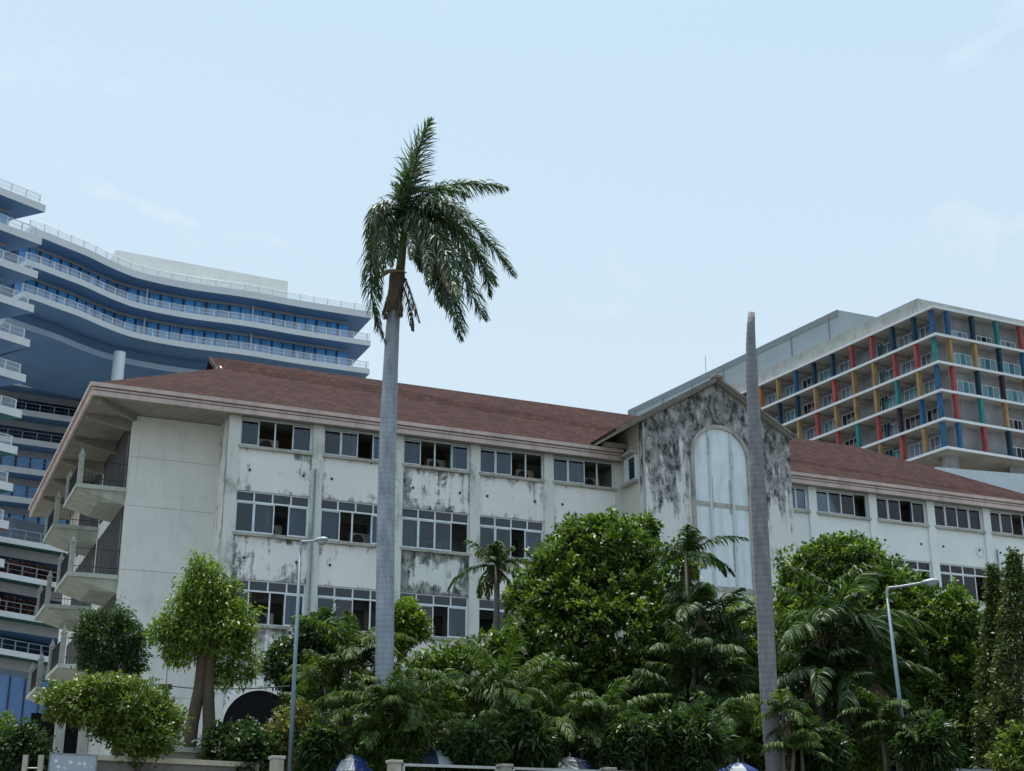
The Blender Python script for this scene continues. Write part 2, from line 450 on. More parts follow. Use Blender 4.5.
# dark timber louvred doors seen through the open sashes
for wing, n0, n1, uo in (('L', 0, 5, 0.0), ('R', 0, 5, U_R)):
    for k in range(n0, n1):
        for z in (Z3, Z2, Z1):
            u = uo + k*B + GP + 0.25
            mb = MB()
            mb.box(u, u+2.2, 1.54, 1.595, L_(z-0.02), L_(z+1.1))
            for s_ in range(9): mb.box(u+0.08, u+2.12, 1.51, 1.54, L_(z+0.06+s_*0.11), L_(z+0.10+s_*0.11))
            if u < 16 or u > 25: mb.build('louvred_door', M['louvre'], hosp)

def pilaster(u, w=GP, kind='pilaster'):
    hb('pilaster', M[kind], [(u-w, u+w, -0.10, 0.25, G, SOF-0.006)])
for k in range(1, 5): pilaster(k*B)
pilaster(0.0, GP, 'pilaster')
hb('pilaster', M['pilaster'], [(5*B-GP, 17.098, -0.04, 0.25, G, SOF-0.006)])
for k in range(1, 6): pilaster(U_R + k*B, GP, 'wall_clean')

def window(u0, u1, z0, z1, transom, opens, curt, seed):
    """sliding window: fixed lights above, four sashes below; opens = sashes slid away"""
    rs = random.Random(seed)
    t = 0.05; v0, v1 = 0.06, 0.14
    mb = MB()
    mb.box(u0, u1, v0, v1, L_(z0), L_(z0+t)); mb.box(u0, u1, v0, v1, L_(z1-t), L_(z1))
    mb.box(u0, u0+t, v0+.003, v1-.003, L_(z0+t), L_(z1-t)); mb.box(u1-t, u1, v0+.003, v1-.003, L_(z0+t), L_(z1-t))
    zb = z1 - t
    if transom:
        zb = z1 - 0.42
        mb.box(u0+t, u1-t, v0-.004, v1, L_(zb-t*0.6), L_(zb+t*0.6))
        for i in (1, 2, 3):
            uu = u0 + (u1-u0)*i/4
            mb.box(uu-t*0.55, uu+t*0.55, v0+.004, v1-.004, L_(zb+t*.6), L_(z1-t))
    w = (u1-u0-2*t)/4
    fr = mb.build('window', M['alu'], hosp)
    gl = MB()
    if transom: gl.box(u0+t, u1-t, 0.098, 0.104, L_(zb+t*.6), L_(z1-t))
    for i in range(4):
        sashes = MB()
        if i in opens: continue
        off = 0.0
        if (i-1 in opens) or (i+1 in opens): off = rs.uniform(-.06, .10)*(1 if i-1 in opens else -1)
        a = u0+t+w*i+off*0; c = a+w
        a -= abs(off) if i-1 in opens else 0; c += abs(off) if i+1 in opens else 0
        vv = 0.085 if i % 2 else 0.115
        st = 0.042
        z_b, z_t = z0+t, zb-t*0.6
        sashes.box(a, a+st, vv-.02, vv+.02, L_(z_b), L_(z_t)); sashes.box(c-st, c, vv-.02, vv+.02, L_(z_b), L_(z_t))
        sashes.box(a+st, c-st, vv-.018, vv+.018, L_(z_b), L_(z_b+st)); sashes.box(a+st, c-st, vv-.018, vv+.018, L_(z_t-st), L_(z_t))
        sashes.build('sash', M['alu'], fr)
        gl.box(a+st, c-st, vv-.003, vv+.003, L_(z_b+st), L_(z_t-st))
    for i in sorted(opens):
        if i+1 in opens:
            x_ = u0+t+w*(i+1)+rs.uniform(-.12, .12); sashes = MB(); sashes.box(x_-.03, x_+.03, .095, .13, L_(z0+t), L_(zb-t*0.6)); sashes.build('sash_bar', M['alu'], fr)
    gl.build('pane', M['pane'], fr)
    if curt:
        cb = MB()
        for i in curt:
            a = u0+t+w*i; n = 18
            A_ = []; B_ = []
            ph = rs.uniform(0, 6)
            for j in range(n+1):
                x = a + w*j/n; y = 0.30 + 0.035*math.sin(j*1.35+ph) + 0.012*math.sin(j*3.1)
                A_.append((x, y, L_(z0+0.03))); B_.append((x, y, L_(zb-0.03)))
            cb.loft(A_, B_)
        cb.build('curtain', M[rs.choice(['curtain', 'curtain', 'curtain_pale', 'curtain_dark'])], fr)
    return fr

# bay tables: (opens, curtains) for rows top, middle, bottom
left_bays = [
    [((1, 2), (0, 3)), ((2,), (1, 3)), ((1, 2), (3,))],
    [((2,), (1, 3)), ((1, 2), (0, 3)), ((2, 3), ())],
    [((1, 2), (0, 3)), ((3,), (0,)), ((2,), (3,))],
    [((2, 3), (0, 1)), ((2,), (3,)), ((0,), ())],
    [((2, 3), (0, 1)), ((3,), (0,)), ((), ())],
]
right_bays = [
    [((), (3,)), ((), ()), ((), ())],
    [((3,), (0, 1, 2)), ((), (0, 1)), ((), ())],
    [((2,), (1, 3)), ((3,), ()), ((), ())],
    [((), (0, 1, 2, 3)), ((3,), (0, 1, 2)), ((), ())],
    [((2, 3), (0, 1)), ((), (1,)), ((), ())],
]
stains_L = [('wall', 'wall_mid', 'wall_mid'), ('wall', 'wall', 'wall'), ('wall_mid', 'wall_heavy', 'wall'), ('wall', 'wall_mid', 'wall'), ('wall', 'wall', 'wall')]
def bay(u0, u1, spec, stains, seed):
    for (z0, z1, tr), (op, cu) in zip(((Z3, SOF-0.01, False), (Z2, Z2T+0.05, True), (Z1, Z1T+0.05, True)), spec):
        window(u0, u1, z0-0.05, z1, tr, op, cu, seed*7+int(z0))
        hb('window_sill', M['trim'], [(u0-0.06, u1+0.06, -0.13, 0.05, z0-0.17, z0-0.053)])
    for (za, zb), st in zip(((Z2T+0.055, Z3-0.175), (Z1T+0.055, Z2-0.175), (G, Z1-0.175)), stains):
        sp = hb('spandrel_panel', M[st], [(u0, u1, -0.004, 0.195, za, zb)])
        if za > G+1:
            mb = MB()
            for du in (0.45, 2.55):
                if u0+du < u1-0.2:
                    p = Vector((u0+du+random.uniform(-.1, .1), -0.006, L_(zb-0.85)))
                    mb.tube([p, p+Vector((0, -0.03, 0))], 0.055, 10)
            mb.build('vent_pipe', M['iron'], sp)
for k in range(1, 5): bay(k*B+GP, (k+1)*B-GP - (0.0 if k < 4 else 0.0), left_bays[k], stains_L[k], k)
bay(GP, B-GP, left_bays[0], stains_L[0], 0)
for k in range(1, 5): bay(U_R+k*B+GP, U_R+(k+1)*B-GP, right_bays[k], ('wall_clean',)*3, 20+k)
bay(24.55, U_R+B-GP, right_bays[0], ('wall_clean',)*3, 20)
# arched opening in the first bay: a flat near-black panel paints its shaded inside
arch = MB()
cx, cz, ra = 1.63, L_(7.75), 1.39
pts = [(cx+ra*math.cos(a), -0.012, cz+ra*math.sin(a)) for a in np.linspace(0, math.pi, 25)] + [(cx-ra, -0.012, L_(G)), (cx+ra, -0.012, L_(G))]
arch.prism(pts, (0, 0.006, 0)); arch.build('arch_shade_panel', M['shade_black'], hosp)
ring = MB()
for a0, a1 in zip(np.linspace(0, math.pi, 25)[:-1], np.linspace(0, math.pi, 25)[1:]):
    P = [(cx+r_*math.cos(a), -0.02, cz+r_*math.sin(a)) for r_, a in ((ra, a0), (ra+.16, a0), (ra+.16, a1), (ra, a1))]
    ring.prism(P, (0, -0.05, 0))
ring.build('arch_trim', M['wall'], hosp)
# the right end of the right wing, and pipes
hb('end_wall', M['wall_clean'], [(U_R+5*B+GP, 42.0, 0.0, 13.6, G, SOF-0.02)])
mb = MB(); mb.tube([(3.30, -0.17, L_(17.9)), (3.30, -0.17, L_(G))], 0.042, 8); mb.build('drain_pipe', M['pipe'], hosp)
mb = MB(); mb.tube([(U_R+4*B+0.33, -0.17, L_(17.7)), (U_R+4*B+0.33, -0.17, L_(G))], 0.05, 8); mb.build('drain_pipe', M['pipe'], hosp)
mb = MB()
for i in range(20):
    a0, a1 = 2*math.pi*i/20, 2*math.pi*(i+1)/20
    c_ = (U_R+4*B-0.55, -0.02, L_(17.55))
    mb.prism([(c_[0]+r_*math.cos(a), c_[1], c_[2]+r_*math.sin(a)) for r_, a in ((.20, a0), (.27, a0), (.27, a1), (.20, a1))], (0, -0.03, 0))
mb.build('round_plaque', M['wall_clean'], hosp)

# roof: hip with a small gablet at its left end
EU0, EU1, EV0, EV1 = -5.6, 42.75, -0.5, 20.5
ZE = 20.18; SL = 0.592; RV = 7.0; ZR = ZE + SL*(RV-EV0)
gu = 0.5; zg = ZE + SL*(gu-EU0)
rb = MB()
A = lambda u, v, z: (u, v, L_(z))
ru1 = EU1 - (ZR-ZE)/SL
rb.face([A(EU0, EV0, ZE), A(EU1, EV0, ZE), A(ru1, RV, ZR), A(gu-0.3, RV, ZR), A(gu-0.3, RV-1.15, ZR-0.68), A(gu, RV-1.0, zg-.02)])
rb.face([A(EU0, EV0, ZE), A(gu, RV-1.0, zg-.02), A(gu, RV+1.0, zg-.02), A(EU0, 2*RV-EV0, ZE)])
rb.face([A(EU0, 2*RV-EV0, ZE), A(gu, RV+1.0, zg-.02), A(gu-0.3, RV+1.15, ZR-0.68), A(gu-0.3, RV, ZR), A(ru1, RV, ZR), A(EU1, 2*RV-EV0, ZE)])
rb.face([A(EU1, EV0, ZE), A(EU1, 2*RV-EV0, ZE), A(ru1, RV, ZR)])
# rear left wing
rb.face([A(EU0, 2*RV-EV0-.5, ZE), A(EU0, EV1, ZE), A(3, EV1, ZE+2.2), A(3, 2*RV-EV0-.5, ZE+2.2)])
rb.build('roof', M['roof'], hosp)
mb = MB(); mb.prism([A(gu, RV-1.0, zg), A(gu, RV+1.0, zg), A(gu, RV, ZR-.05)], (0.08, 0, 0)); mb.build('gablet', M['gable_side'], hosp)
mb = MB()
mb.prism([A(gu-0.33, RV-1.25, ZR-0.78), A(gu-0.33, RV, ZR-.02), A(gu-0.33, RV, ZR-.24), A(gu-0.33, RV-1.25, ZR-1.0)], (0.06, 0, 0)); mb.build('barge_board', M['louvre'], hosp)
# soffit and moulded fascia
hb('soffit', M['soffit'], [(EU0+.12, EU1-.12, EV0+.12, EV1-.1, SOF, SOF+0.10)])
def fascia(name, mat, dz0, dz1, out_):
    mb = MB()
    mb.box(EU0-out_, 16.95, EV0-out_, EV0+.10, L_(dz0), L_(dz1))
    mb.box(EU0-out_, EU0+.10, EV0+.101, EV1, L_(dz0), L_(dz1))
    mb.box(24.62, EU1+out_, EV0-out_, EV0+.10, L_(dz0), L_(dz1))
    return mb.build(name, mat, hosp)
fascia('fascia', M['fascia'], SOF-.03, SOF+.15, 0.0)
fascia('fascia', M['fascia_groove'], SOF+.152, SOF+.19, -0.06)
fascia('fascia', M['fascia'], SOF+.192, SOF+.27, 0.0)
fascia('fascia', M['fascia_groove'], SOF+.272, SOF+.31, -0.04)
fascia('fascia', M['fascia'], SOF+.312, SOF+.46, 0.08)
# rafter brackets under the left overhang
for v in (2.0, 5.5, 9.0, 12.5, 16.0):
    mb = MB(); mb.prism([A(-5.4, v, SOF-.002), A(-3.66, v, SOF-.002), A(-3.66, v, SOF-.50), A(-5.4, v, SOF-.16)], (0, 0.22, 0)); mb.build('eave_bracket', M['soffit'], hosp)
xf = Matrix.Translation((-3.64, 1.49, 0)) @ Matrix.Rotation(R(225), 4, 'Z')
mb = MB(); mb.box(0.0, 2.3, -0.11, 0.11, L_(SOF-.26), L_(SOF-.004), xf); mb.build('eave_bracket', M['soffit'], hosp)

# dark panels paint the shaded door recesses behind the balconies, balconies with pointed posts
for v0 in (2.4, 9.6):
    for z in (16.9, 13.45, 10.0):
        hb('door_shade_panel', M['fan_and_shade'], [(-3.70, -3.652, v0-.3, v0+6.2, z+.02, z+2.75)])
        for vv in (v0-.26, v0+2.3, v0+4.9): hb('door_post', M['alu_dark'], [(-3.72, -3.655, vv-.04, vv+.04, z+.02, z+2.2)])
def balcony(v0, v1, z):
    mb = MB()
    u0, u1 = -5.55, -3.66
    mb.box(u0, u1, v0, v1, L_(z-.16), L_(z))
    # tapering body beneath the slab
    top = [A(u0+.10, v0+.16, z-.162), A(u1, v0+.16, z-.162), A(u1, v1-.16, z-.162), A(u0+.10, v1-.16, z-.162)]
    bot = [A(u0+.95, v0+.55, z-.52), A(u1, v0+.30, z-.62), A(u1, v1-.30, z-.62), A(u0+.95, v1-.55, z-.52)]
    for i in range(4):
        j = (i+1) % 4; mb.face([top[i], top[j], bot[j], bot[i]])
    mb.face(bot)
    s = mb.build('balcony', M['balc'], hosp)
    for uu, vv in ((u0+.13, v0+.13), (u0+.13, v1-.13)):
        p = MB(); w = .095
        p.box(uu-w, uu+w, vv-w, vv+w, L_(z+.002), L_(z+1.12))
        p.box(uu-w*1.25, uu+w*1.25, vv-w*1.25, vv+w*1.25, L_(z+1.122), L_(z+1.17))
        tip = A(uu, vv, z+1.48); base = [A(uu+a*w, vv+c*w, z+1.171) for a, c in ((-1, -1), (1, -1), (1, 1), (-1, 1))]
        for i in range(4): p.face([base[i], base[(i+1) % 4], tip])
        p.build('post', M['conc'], s)
    r_ = MB()
    for zz in (.25, .95): r_.box(u0+.22, u1, v0+.11, v0+.15, L_(z+zz), L_(z+zz+.022)); r_.box(u0+.11, u0+.15, v0+.24, v1-.24, L_(z+zz), L_(z+zz+.022))
    for i in range(12): r_.box(u0+.3+i*.13, u0+.310+i*.13, v0+.12, v0+.14, L_(z+.01), L_(z+.95))
    for i in range(24): r_.box(u0+.12, u0+.14, v0+.3+i*.136, v0+.310+i*.136, L_(z+.01), L_(z+.95))
    r_.build('railing', M['iron'], s)
for z in (16.9, 13.45, 10.0):
    balcony(1.95, 5.7, z); balcony(9.1, 12.7, z)
# stilts at the foot of the end wall
for u in (-5.2, -4.35): hb('column', M['conc'], [(u-.17, u+.17, 2.2, 2.5, G, 9.3)])
hb('under_balcony_shade', M['shade_black'], [(-5.9, -3.66, 6.0, 6.1, G, 8.6)])  # near-black sheet added to paint the shade beneath the balconies

# projecting gable block
GU0, GU1, GV, GA, ZA = 17.10, 24.53, -2.1, 20.80, 23.42
zl = ZA - 0.592*(GA-GU0); zr = ZA - 0.57*(GU1-GA)
mb = MB(); mb.prism([A(GU0, GV, G), A(GU1, GV, G), A(GU1, GV, zr-.12), A(GA, GV, ZA-.12), A(GU0, GV, zl-.12)], (0, 0.4, 0)); mb.build('gable_wall', M['gable'], hosp)
mb = MB(); mb.prism([A(GU0, GV+.402, G), A(GU1, GV+.402, G), A(GU1, GV+.402, zr-.12), A(GA, GV+.402, ZA-.12), A(GU0, GV+.402, zl-.12)], (0, 6.6, 0)); mb.build('gable_side_wall', M['gable_side'], hosp)
# rough dark edge where the front render ends, side window with its shade and sill
sw = MB(); v0, v1, z0, z1 = -1.46, -0.42, 18.66, 19.80
sw.box(GU0-.07, GU0-.002, v0, v1, L_(z0), L_(z0+.09)); sw.box(GU0-.07, GU0-.002, v0, v1, L_(z1-.09), L_(z1)); sw.box(GU0-.07, GU0-.002, v0, v0+.09, L_(z0+.09), L_(z1-.09)); sw.box(GU0-.07, GU0-.002, v1-.38, v1, L_(z0+.09), L_(z1-.09))
wf = sw.build('window', M['alu'], hosp)
g_ = MB(); g_.box(GU0-.03, GU0-.003, v0+.09, v1-.38, L_(z0+.09), L_(z1-.09)); g_.build('pane', mirror_glass('side pane', (0.02, 0.05, 0.055), 0.08), wf)
hb('window_hood', M['trim'], [(GU0-.34, GU0-.003, v0-.12, v1+.12, z1+.02, z1+.12)])
hb('window_sill', M['trim'], [(GU0-.24, GU0-.003, v0-.12, v1+.12, z0-.14, z0-.02)])
hb('gutter_beam', M['soffit'], [(16.0, GU0-.01, -0.72, -0.30, 20.22, 20.42)])
# roof of the gable block: long slope over the left, short one on the right
def slab(u0, z0, u1, z1, v0, v1, t0, t1, name, mat):
    mb = MB(); mb.prism([A(u0, v0, z0+t0), A(u1, v0, z1+t0), A(u1, v0, z1+t1), A(u0, v0, z0+t1)], (0, v1-v0, 0)); return mb.build(name, mat, hosp)
zle = ZA - 0.592*(GA-15.68)
slab(15.68, zle, GA, ZA, -2.36, 7.0, 0.04, 0.16, 'gable_roof', M['roof'])
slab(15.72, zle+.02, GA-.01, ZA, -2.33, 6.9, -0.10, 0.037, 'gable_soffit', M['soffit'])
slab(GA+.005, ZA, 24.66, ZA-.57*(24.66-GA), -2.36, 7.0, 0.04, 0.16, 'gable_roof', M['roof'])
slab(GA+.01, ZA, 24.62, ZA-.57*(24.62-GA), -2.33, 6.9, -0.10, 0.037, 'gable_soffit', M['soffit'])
slab(15.66, zle, GA-.02, ZA-.01, -2.41, -2.362, -0.01, 0.13, 'barge_board', M['barge'])
slab(GA+.02, ZA-.01, 24.68, ZA-.57*(24.68-GA), -2.41, -2.362, -0.01, 0.13, 'barge_board', M['barge'])
hb('ridge_knob', M['barge'], [(GA-.2, GA+.2, -2.5, -2.0, ZA+.02, ZA+.22)], bevel=0.06)
# tall arched window, boarded over in pale blue
ax, ah, zs, zb_, zt = 20.86, 1.33, 19.86, 14.2, 17.74
pb = MB()
arcp = [(ax+ah*math.cos(a), zs+ah*math.sin(a)) for a in np.linspace(0, math.pi, 28)]
pb.prism([(x, GV-.02, L_(z)) for x, z in arcp] + [(ax-ah, GV-.02, L_(zt+.10)), (ax+ah, GV-.02, L_(zt+.10))], (0, .017, 0))
pb.box(ax-ah, ax+ah, GV-.02, GV-.003, L_(zb_), L_(zt-.10))
pb.build('arched_panel', M['panel_blue'], hosp)
hb('arch_band', M['trim'], [(ax-ah, ax+ah, GV-.05, GV-.003, zt-.098, zt+.098)]); hb('arch_sill', M['trim'], [(ax-ah, ax+ah, GV-.06, GV-.003, zb_-.22, zb_-.002)])
for uu in (ax-.56, ax+.56):
    hb('mullion', M['mullion_w'], [(uu-.06, uu+.06, GV-.09, GV-.022, zb_-.6, zs+1.17)])
mb = MB()
for uu, z_ in ((ax-.47, 19.0), (ax+.42, 18.9), (ax+.47, 16.4)): mb.box(uu-.03, uu+.03, GV-.05, GV-.021, L_(z_-1.5), L_(z_))
mb.build('batten', M['trim'], hosp)
ring = MB()
aa = np.linspace(0, math.pi, 28)
for a0, a1 in zip(aa[:-1], aa[1:]):
    ring.prism([(ax+r_*math.cos(a), GV-.003, L_(zs+r_*math.sin(a))) for r_, a in ((ah, a0), (ah+.17, a0), (ah+.17, a1), (ah, a1))], (0, -.10, 0))
ring.box(ax-ah-.17, ax-ah, GV-.103, GV-.003, L_(zb_-.6), L_(zs)); ring.box(ax+ah, ax+ah+.17, GV-.103, GV-.003, L_(zb_-.6), L_(zs))
ring.build('arch_trim', plaster('pinkish arch trim', (0.44, 0.41, 0.38), 0.9, 0.47, 0.62, fine=0.6), hosp)
# worn plaster ornament under the apex
orn = MB()
prof = [(0, 22.9), (.22, 22.75), (.34, 22.5), (.46, 22.25), (.38, 22.05), (.30, 21.9), (.24, 21.6), (.12, 21.45), (0, 21.42)]
orn.prism([(ax-.03+x, GV-.003, L_(z)) for x, z in prof] + [(ax-.03-x, GV-.003, L_(z)) for x, z in prof[1:-1][::-1]], (0, -.07, 0))
orn.prism([(ax-.03+x*.45, GV-.073, L_(22.15+(z-22.15)*.7)) for x, z in prof] + [(ax-.03-x*.45, GV-.073, L_(22.15+(z-22.15)*.7)) for x, z in prof[1:-1][::-1]], (0, -.06, 0))
orn.build('plaster_ornament', plaster('grey green ornament', (0.30, 0.31, 0.28), 0.97, 0.44, 0.56, fine=0.6, big=2.5), hosp)
hb('corner_strip', M['trim'], [(GU0-.035, GU0+.03, GV-.03, GV+.05, G, zl-.2)])

# air conditioners standing on the loggia ledges
def ac(u, z, label):
    t = thing('air_conditioner', bl(u, 1.15, z-0.02), label, 'air conditioner', 'air conditioners behind the windows', rz=YAW)
    mb = MB(); mb.box(-.42, .42, -.17, .17, 0.04, .62); mb.box(-.34, -.26, -.16, .16, 0, .04); mb.box(.26, .34, -.16, .16, 0, .04)
    mb.build('casing', M['ac'], t, bevel=0.015)
    f_ = MB(); f_.tube([(-.10, -.172, .33), (-.10, -.19, .33)], .24, 20); f_.build('fan_grille', M['fan_and_shade'], t)
for u, z, lb in (
    (1.62, Z3, 'air conditioner behind the top floor window nearest the left end of the white wall'),
    (2*B+2.05, Z3, 'white air conditioner in the wide open top floor window right of the tall palm trunk'),
    (3*B+2.75, Z3, 'air conditioner at the right end of the fourth top floor window from the left'),
    (4*B+2.55, Z3, 'air conditioner in the top floor window next to the mouldy gable block'),
    (1.95, Z2, 'air conditioner in the middle floor window above the left street lamp head'),
    (B+2.2, Z2, 'air conditioner in the middle floor window just left of the tall palm trunk'),
    (2*B+1.95, Z2, 'air conditioner with large fan in the middle floor window right of the tall palm trunk'),
    (1.8, Z1, 'air conditioner in the lower floor window beside the bright green twin trunked tree'),
    (2*B+1.7, Z1, 'air conditioner in the lower floor window above the white flowering trees'),
    (U_R+B+2.55, Z3, 'air conditioner in the first full top floor window right of the gable block'),
    (U_R+3*B+2.6, Z2, 'air conditioner in the middle floor window beside the right street lamp'),
): ac(u, z, lb)

# ------------------------------------------------------------------ curved blue glass tower, left
M['slab_w'] = plain('white cladding', (0.62, 0.65, 0.68), 0.5, 0.3, var=0.08, scale=0.3)
M['slab_under'] = plain('blue grey soffit panels', (0.13, 0.25, 0.43), 0.6, 0.25, var=0.15, scale=0.15)
M['slab_green'] = plain('green soffit panels', (0.03, 0.16, 0.13), 0.6, 0.25, var=0.15, scale=0.15)
M['slab_orange'] = plain('orange soffit panels', (0.36, 0.16, 0.04), 0.6, 0.25)
M['bglass'] = mirror_glass('blue curtain wall glass', (0.07, 0.30, 0.66), 0.18, 0.35)
M['bglass_base'] = mirror_glass('deep blue entrance glass', (0.02, 0.10, 0.26), 0.15, 0.3)
M['bglass_dark'] = mirror_glass('dark blue glass', (0.012, 0.03, 0.06), 0.1, 0.5)
M['mull'] = plain('dark blue mullion', (0.02, 0.045, 0.10), 0.4, 0.4)
M['rail_w'] = plain('white rail', (0.62, 0.66, 0.70), 0.45, 0.4)
def screen(name, c, cover):
    m, N, L, out = new_mat(name)
    tr = N.new('ShaderNodeBsdfTransparent'); df = N.new('ShaderNodeBsdfDiffuse'); df.inputs['Color'].default_value = (*c, 1)
    mx = N.new('ShaderNodeMixShader'); mx.inputs[0].default_value = cover
    L.new(tr.outputs[0], mx.inputs[1]); L.new(df.outputs[0], mx.inputs[2]); L.new(mx.outputs[0], out.inputs['Surface'])
    return m
M['rail_glass'] = screen('frosted balustrade glass', (0.62, 0.70, 0.78), 0.30)
M['rail_shaded'] = plain('shaded grey rail', (0.22, 0.26, 0.31), 0.5, 0.3)  # darker copy of the white rail, shade put into its colour
M['beige'] = plain('pale grey inner wall', (0.33, 0.34, 0.35), 0.8, 0.2, var=0.12, scale=0.4)
M['rooftop'] = plain('off white rooftop cladding', (0.60, 0.62, 0.60), 0.7, 0.2, var=0.10, scale=0.15, dirt=0.12)

tw_o = Vector((-52, 165, G))
tower = thing('hospital_tower', tw_o, 'white and blue glass high rise with curved stacked balconies at the left', 'building')
def smooth_path(P, n=6):
    P = [Vector(p) for p in P]; out_ = []
    for i in range(len(P)-1):
        p0, p1, p2, p3 = P[max(i-1, 0)], P[i], P[i+1], P[min(i+2, len(P)-1)]
        for k in range(n):
            t = k/n
            out_.append(0.5*((2*p1) + (p2-p0)*t + (2*p0-5*p1+4*p2-p3)*t*t + (3*p1-p0-3*p2+p3)*t*t*t))
    out_.append(P[-1]); return out_
def offset(path, d):
    """shift a plan path sideways (to the left of travel for d > 0)"""
    o = []
    for i, p in enumerate(path):
        t = (path[min(i+1, len(path)-1)] - path[max(i-1, 0)]); t.z = 0; t.normalize()
        o.append(p + Vector((-t.y, t.x, 0))*d)
    return o
def setz(path, z): return [Vector((p.x, p.y, z)) for p in path]
def ribbon_slab(path, z0, z1, depth, name, mats, parent, org, dep2=None):
    """slab along a plan path: white edge, coloured underside, depth to the back"""
    back = offset(path, depth)
    a0, a1, b0, b1 = setz(path, z0), setz(path, z1), setz(back, z0), setz(back, z1)
    mb = MB(); mb.cur = 0
    mb.loft(a0, a1); mb.loft(a1, b1); mb.loft(b1, b0)
    mb.face([a0[0], a1[0], b1[0], b0[0]]); mb.face([a0[-1], b0[-1], b1[-1], a1[-1]])
    mb.cur = 1; mb.loft(b0, a0)
    return mb.build(name, mats, parent, org)
def resample(path, step):
    out_ = [path[0]]; acc = 0
    for a, b2 in zip(path[:-1], path[1:]):
        l = (b2-a).length; d = step-acc
        while d <= l: out_.append(a + (b2-a)*(d/l)); d += step
        acc = (acc + l) % step
    return out_
def railing(path, z, h, parent, org, step=2.2, glassy=True, inset=0.3, name='railing', mat='rail_w'):
    p = offset(path, inset)
    mb = MB()
    for zz, th in ((z+h, .10), (z+h*.5, .05)): 
        mb.tube(setz(p, zz), th*.5, 5)
    for c in resample(p, step): mb.box(c.x-.06, c.x+.06, c.y-.06, c.y+.06, z, z+h)
    r = mb.build(name, M[mat], parent, org)
    if glassy:
        g = MB(); g.loft(setz(p, z+.02), setz(p, z+h-.08)); g.build('balustrade_glass', M['rail_glass'], r, org)
    return r
def glass_band(path, z0, z1, parent, org, mat='bglass', step=1.5, header=0.55, wide=True):
    mb = MB(); mb.loft(setz(path, z0), setz(path, z1-header)); g = mb.build('glass_band', M[mat], parent, org)
    hd = MB(); fwd = offset(path, -0.12)
    hd.loft(setz(fwd, z1-header), setz(fwd, z1)); hd.build('header', M['beige'], parent, org)
    mu = MB(); rp = resample(path, step)
    for i, c in enumerate(rp):
        w_ = .09 if i % 2 else .20
        mu.box(c.x-w_*.6, c.x+w_*.6, c.y-.18, c.y+.05, z0, z1-header)
    mu.build('mullion', M['mull'], g, org)
    # awning frames in every other bay
    return g

FL = 4.0
# wing plan, from the roof edge
wing_px = [(30, 234), (43.6, 238.5), (62, 246), (87, 256), (109, 266.6), (130, 275.5), (143, 279.5), (166.7, 285), (198, 290.6), (250, 297.9), (300, 307), (363, 317)]
wing = smooth_path([atz(x, y, 75.0) for x, y in wing_px], 5)
for p in wing: p.z = 0
tipdir = (wing[-1]-wing[-3]).normalized()
wing.append(wing[-1] + tipdir*1.2)
zw = 75.0
# widths of the white edges and balconies per level
for i, (zz, th) in enumerate(((zw, 0.95), (zw-FL, 0.75), (zw-2*FL, 0.75))):
    ribbon_slab(wing, zz, zz+th, 22, 'floor_slab', [M['slab_w'], M['slab_under']], tower, tw_o)
    railing(wing, zz+th, 1.0, tower, tw_o, 1.9)
inner = offset(wing, 2.8)
cut = inner[:-2]
for i in (1, 2):
    zz = zw - i*FL
    glass_band(cut, zz+0.75, zz+FL, tower, tw_o, header=0.35)
    endp = cut[-1]; bk = offset(cut, 9)[-1]
    e_ = MB(); e_.face([(endp.x, endp.y, zz+.95), (bk.x, bk.y, zz+.95), (bk.x, bk.y, zz+FL-.55), (endp.x, endp.y, zz+FL-.55)]); e_.build('glass_end', M['bglass'], tower, tw_o)
    for f_ in (0.60, 0.84):
        c = cut[int(len(cut)*f_)]; mb = MB(); mb.box(c.x-.12, c.x+.12, c.y-.4, c.y-.15, zz+.75, zz+FL); mb.build('pier', M['slab_w'], tower, tw_o)
# transfer beam below, set back, and the column that carries it
w2 = offset(wing, 4.0)
ribbon_slab(w2, zw-2*FL-2.1, zw-2*FL-1.35, 17, 'transfer_beam', [plain('light blue grey beam', (0.36, 0.47, 0.60), 0.6, 0.25, var=0.1), M['slab_under']], tower, tw_o)
ribbon_slab(offset(wing, 4.6), zw-2*FL-1.36, zw-2*FL-.02, 12, 'soffit_band', [M['slab_under'], M['slab_under']], tower, tw_o)
cpt = atz(117, 349, zw-2*FL-2.1)
mb = MB(); mb.tube([(cpt.x, cpt.y+1.3, G), (cpt.x, cpt.y+1.3, zw-2*FL-2.1)], 0.75, 18); mb.build('column', M['slab_w'], tower, tw_o, smooth=True)
# rooftop plant room
A0 = atz(116, 250, 85.5); A1 = atz(288, 281.5, 85.5)
d_ = (A1-A0); d_.z = 0; nrm = Vector((-d_.y, d_.x, 0)).normalized()
mb = MB(); mb.prism([A0, A1, A1+nrm*14, A0+nrm*14], (0, 0, -(85.5-zw-1.0))); rt = mb.build('rooftop_block', M['rooftop'], tower, tw_o)
mb = MB()
for f_ in (.42, .55, .72, .8):
    c = A0.lerp(A1, f_); c2 = A0.lerp(A1, f_+.012)
    mb.prism([c-nrm*.05+Vector((0,0,-6.5)), c2-nrm*.05+Vector((0,0,-6.5)), c2-nrm*.05+Vector((0,0,-3.5)), c-nrm*.05+Vector((0,0,-3.5))], nrm*-.06)
c = A0.lerp(A1, .50)+Vector((0,0,-7.0)); c2 = A0.lerp(A1, .61)+Vector((0,0,-7.0))
mb.prism([c-nrm*.05, c2-nrm*.05, c2-nrm*.05+Vector((0,0,1.3)), c-nrm*.05+Vector((0,0,1.3))], nrm*-.06)
mb.build('louvre', M['alu_dark'], rt, tw_o)
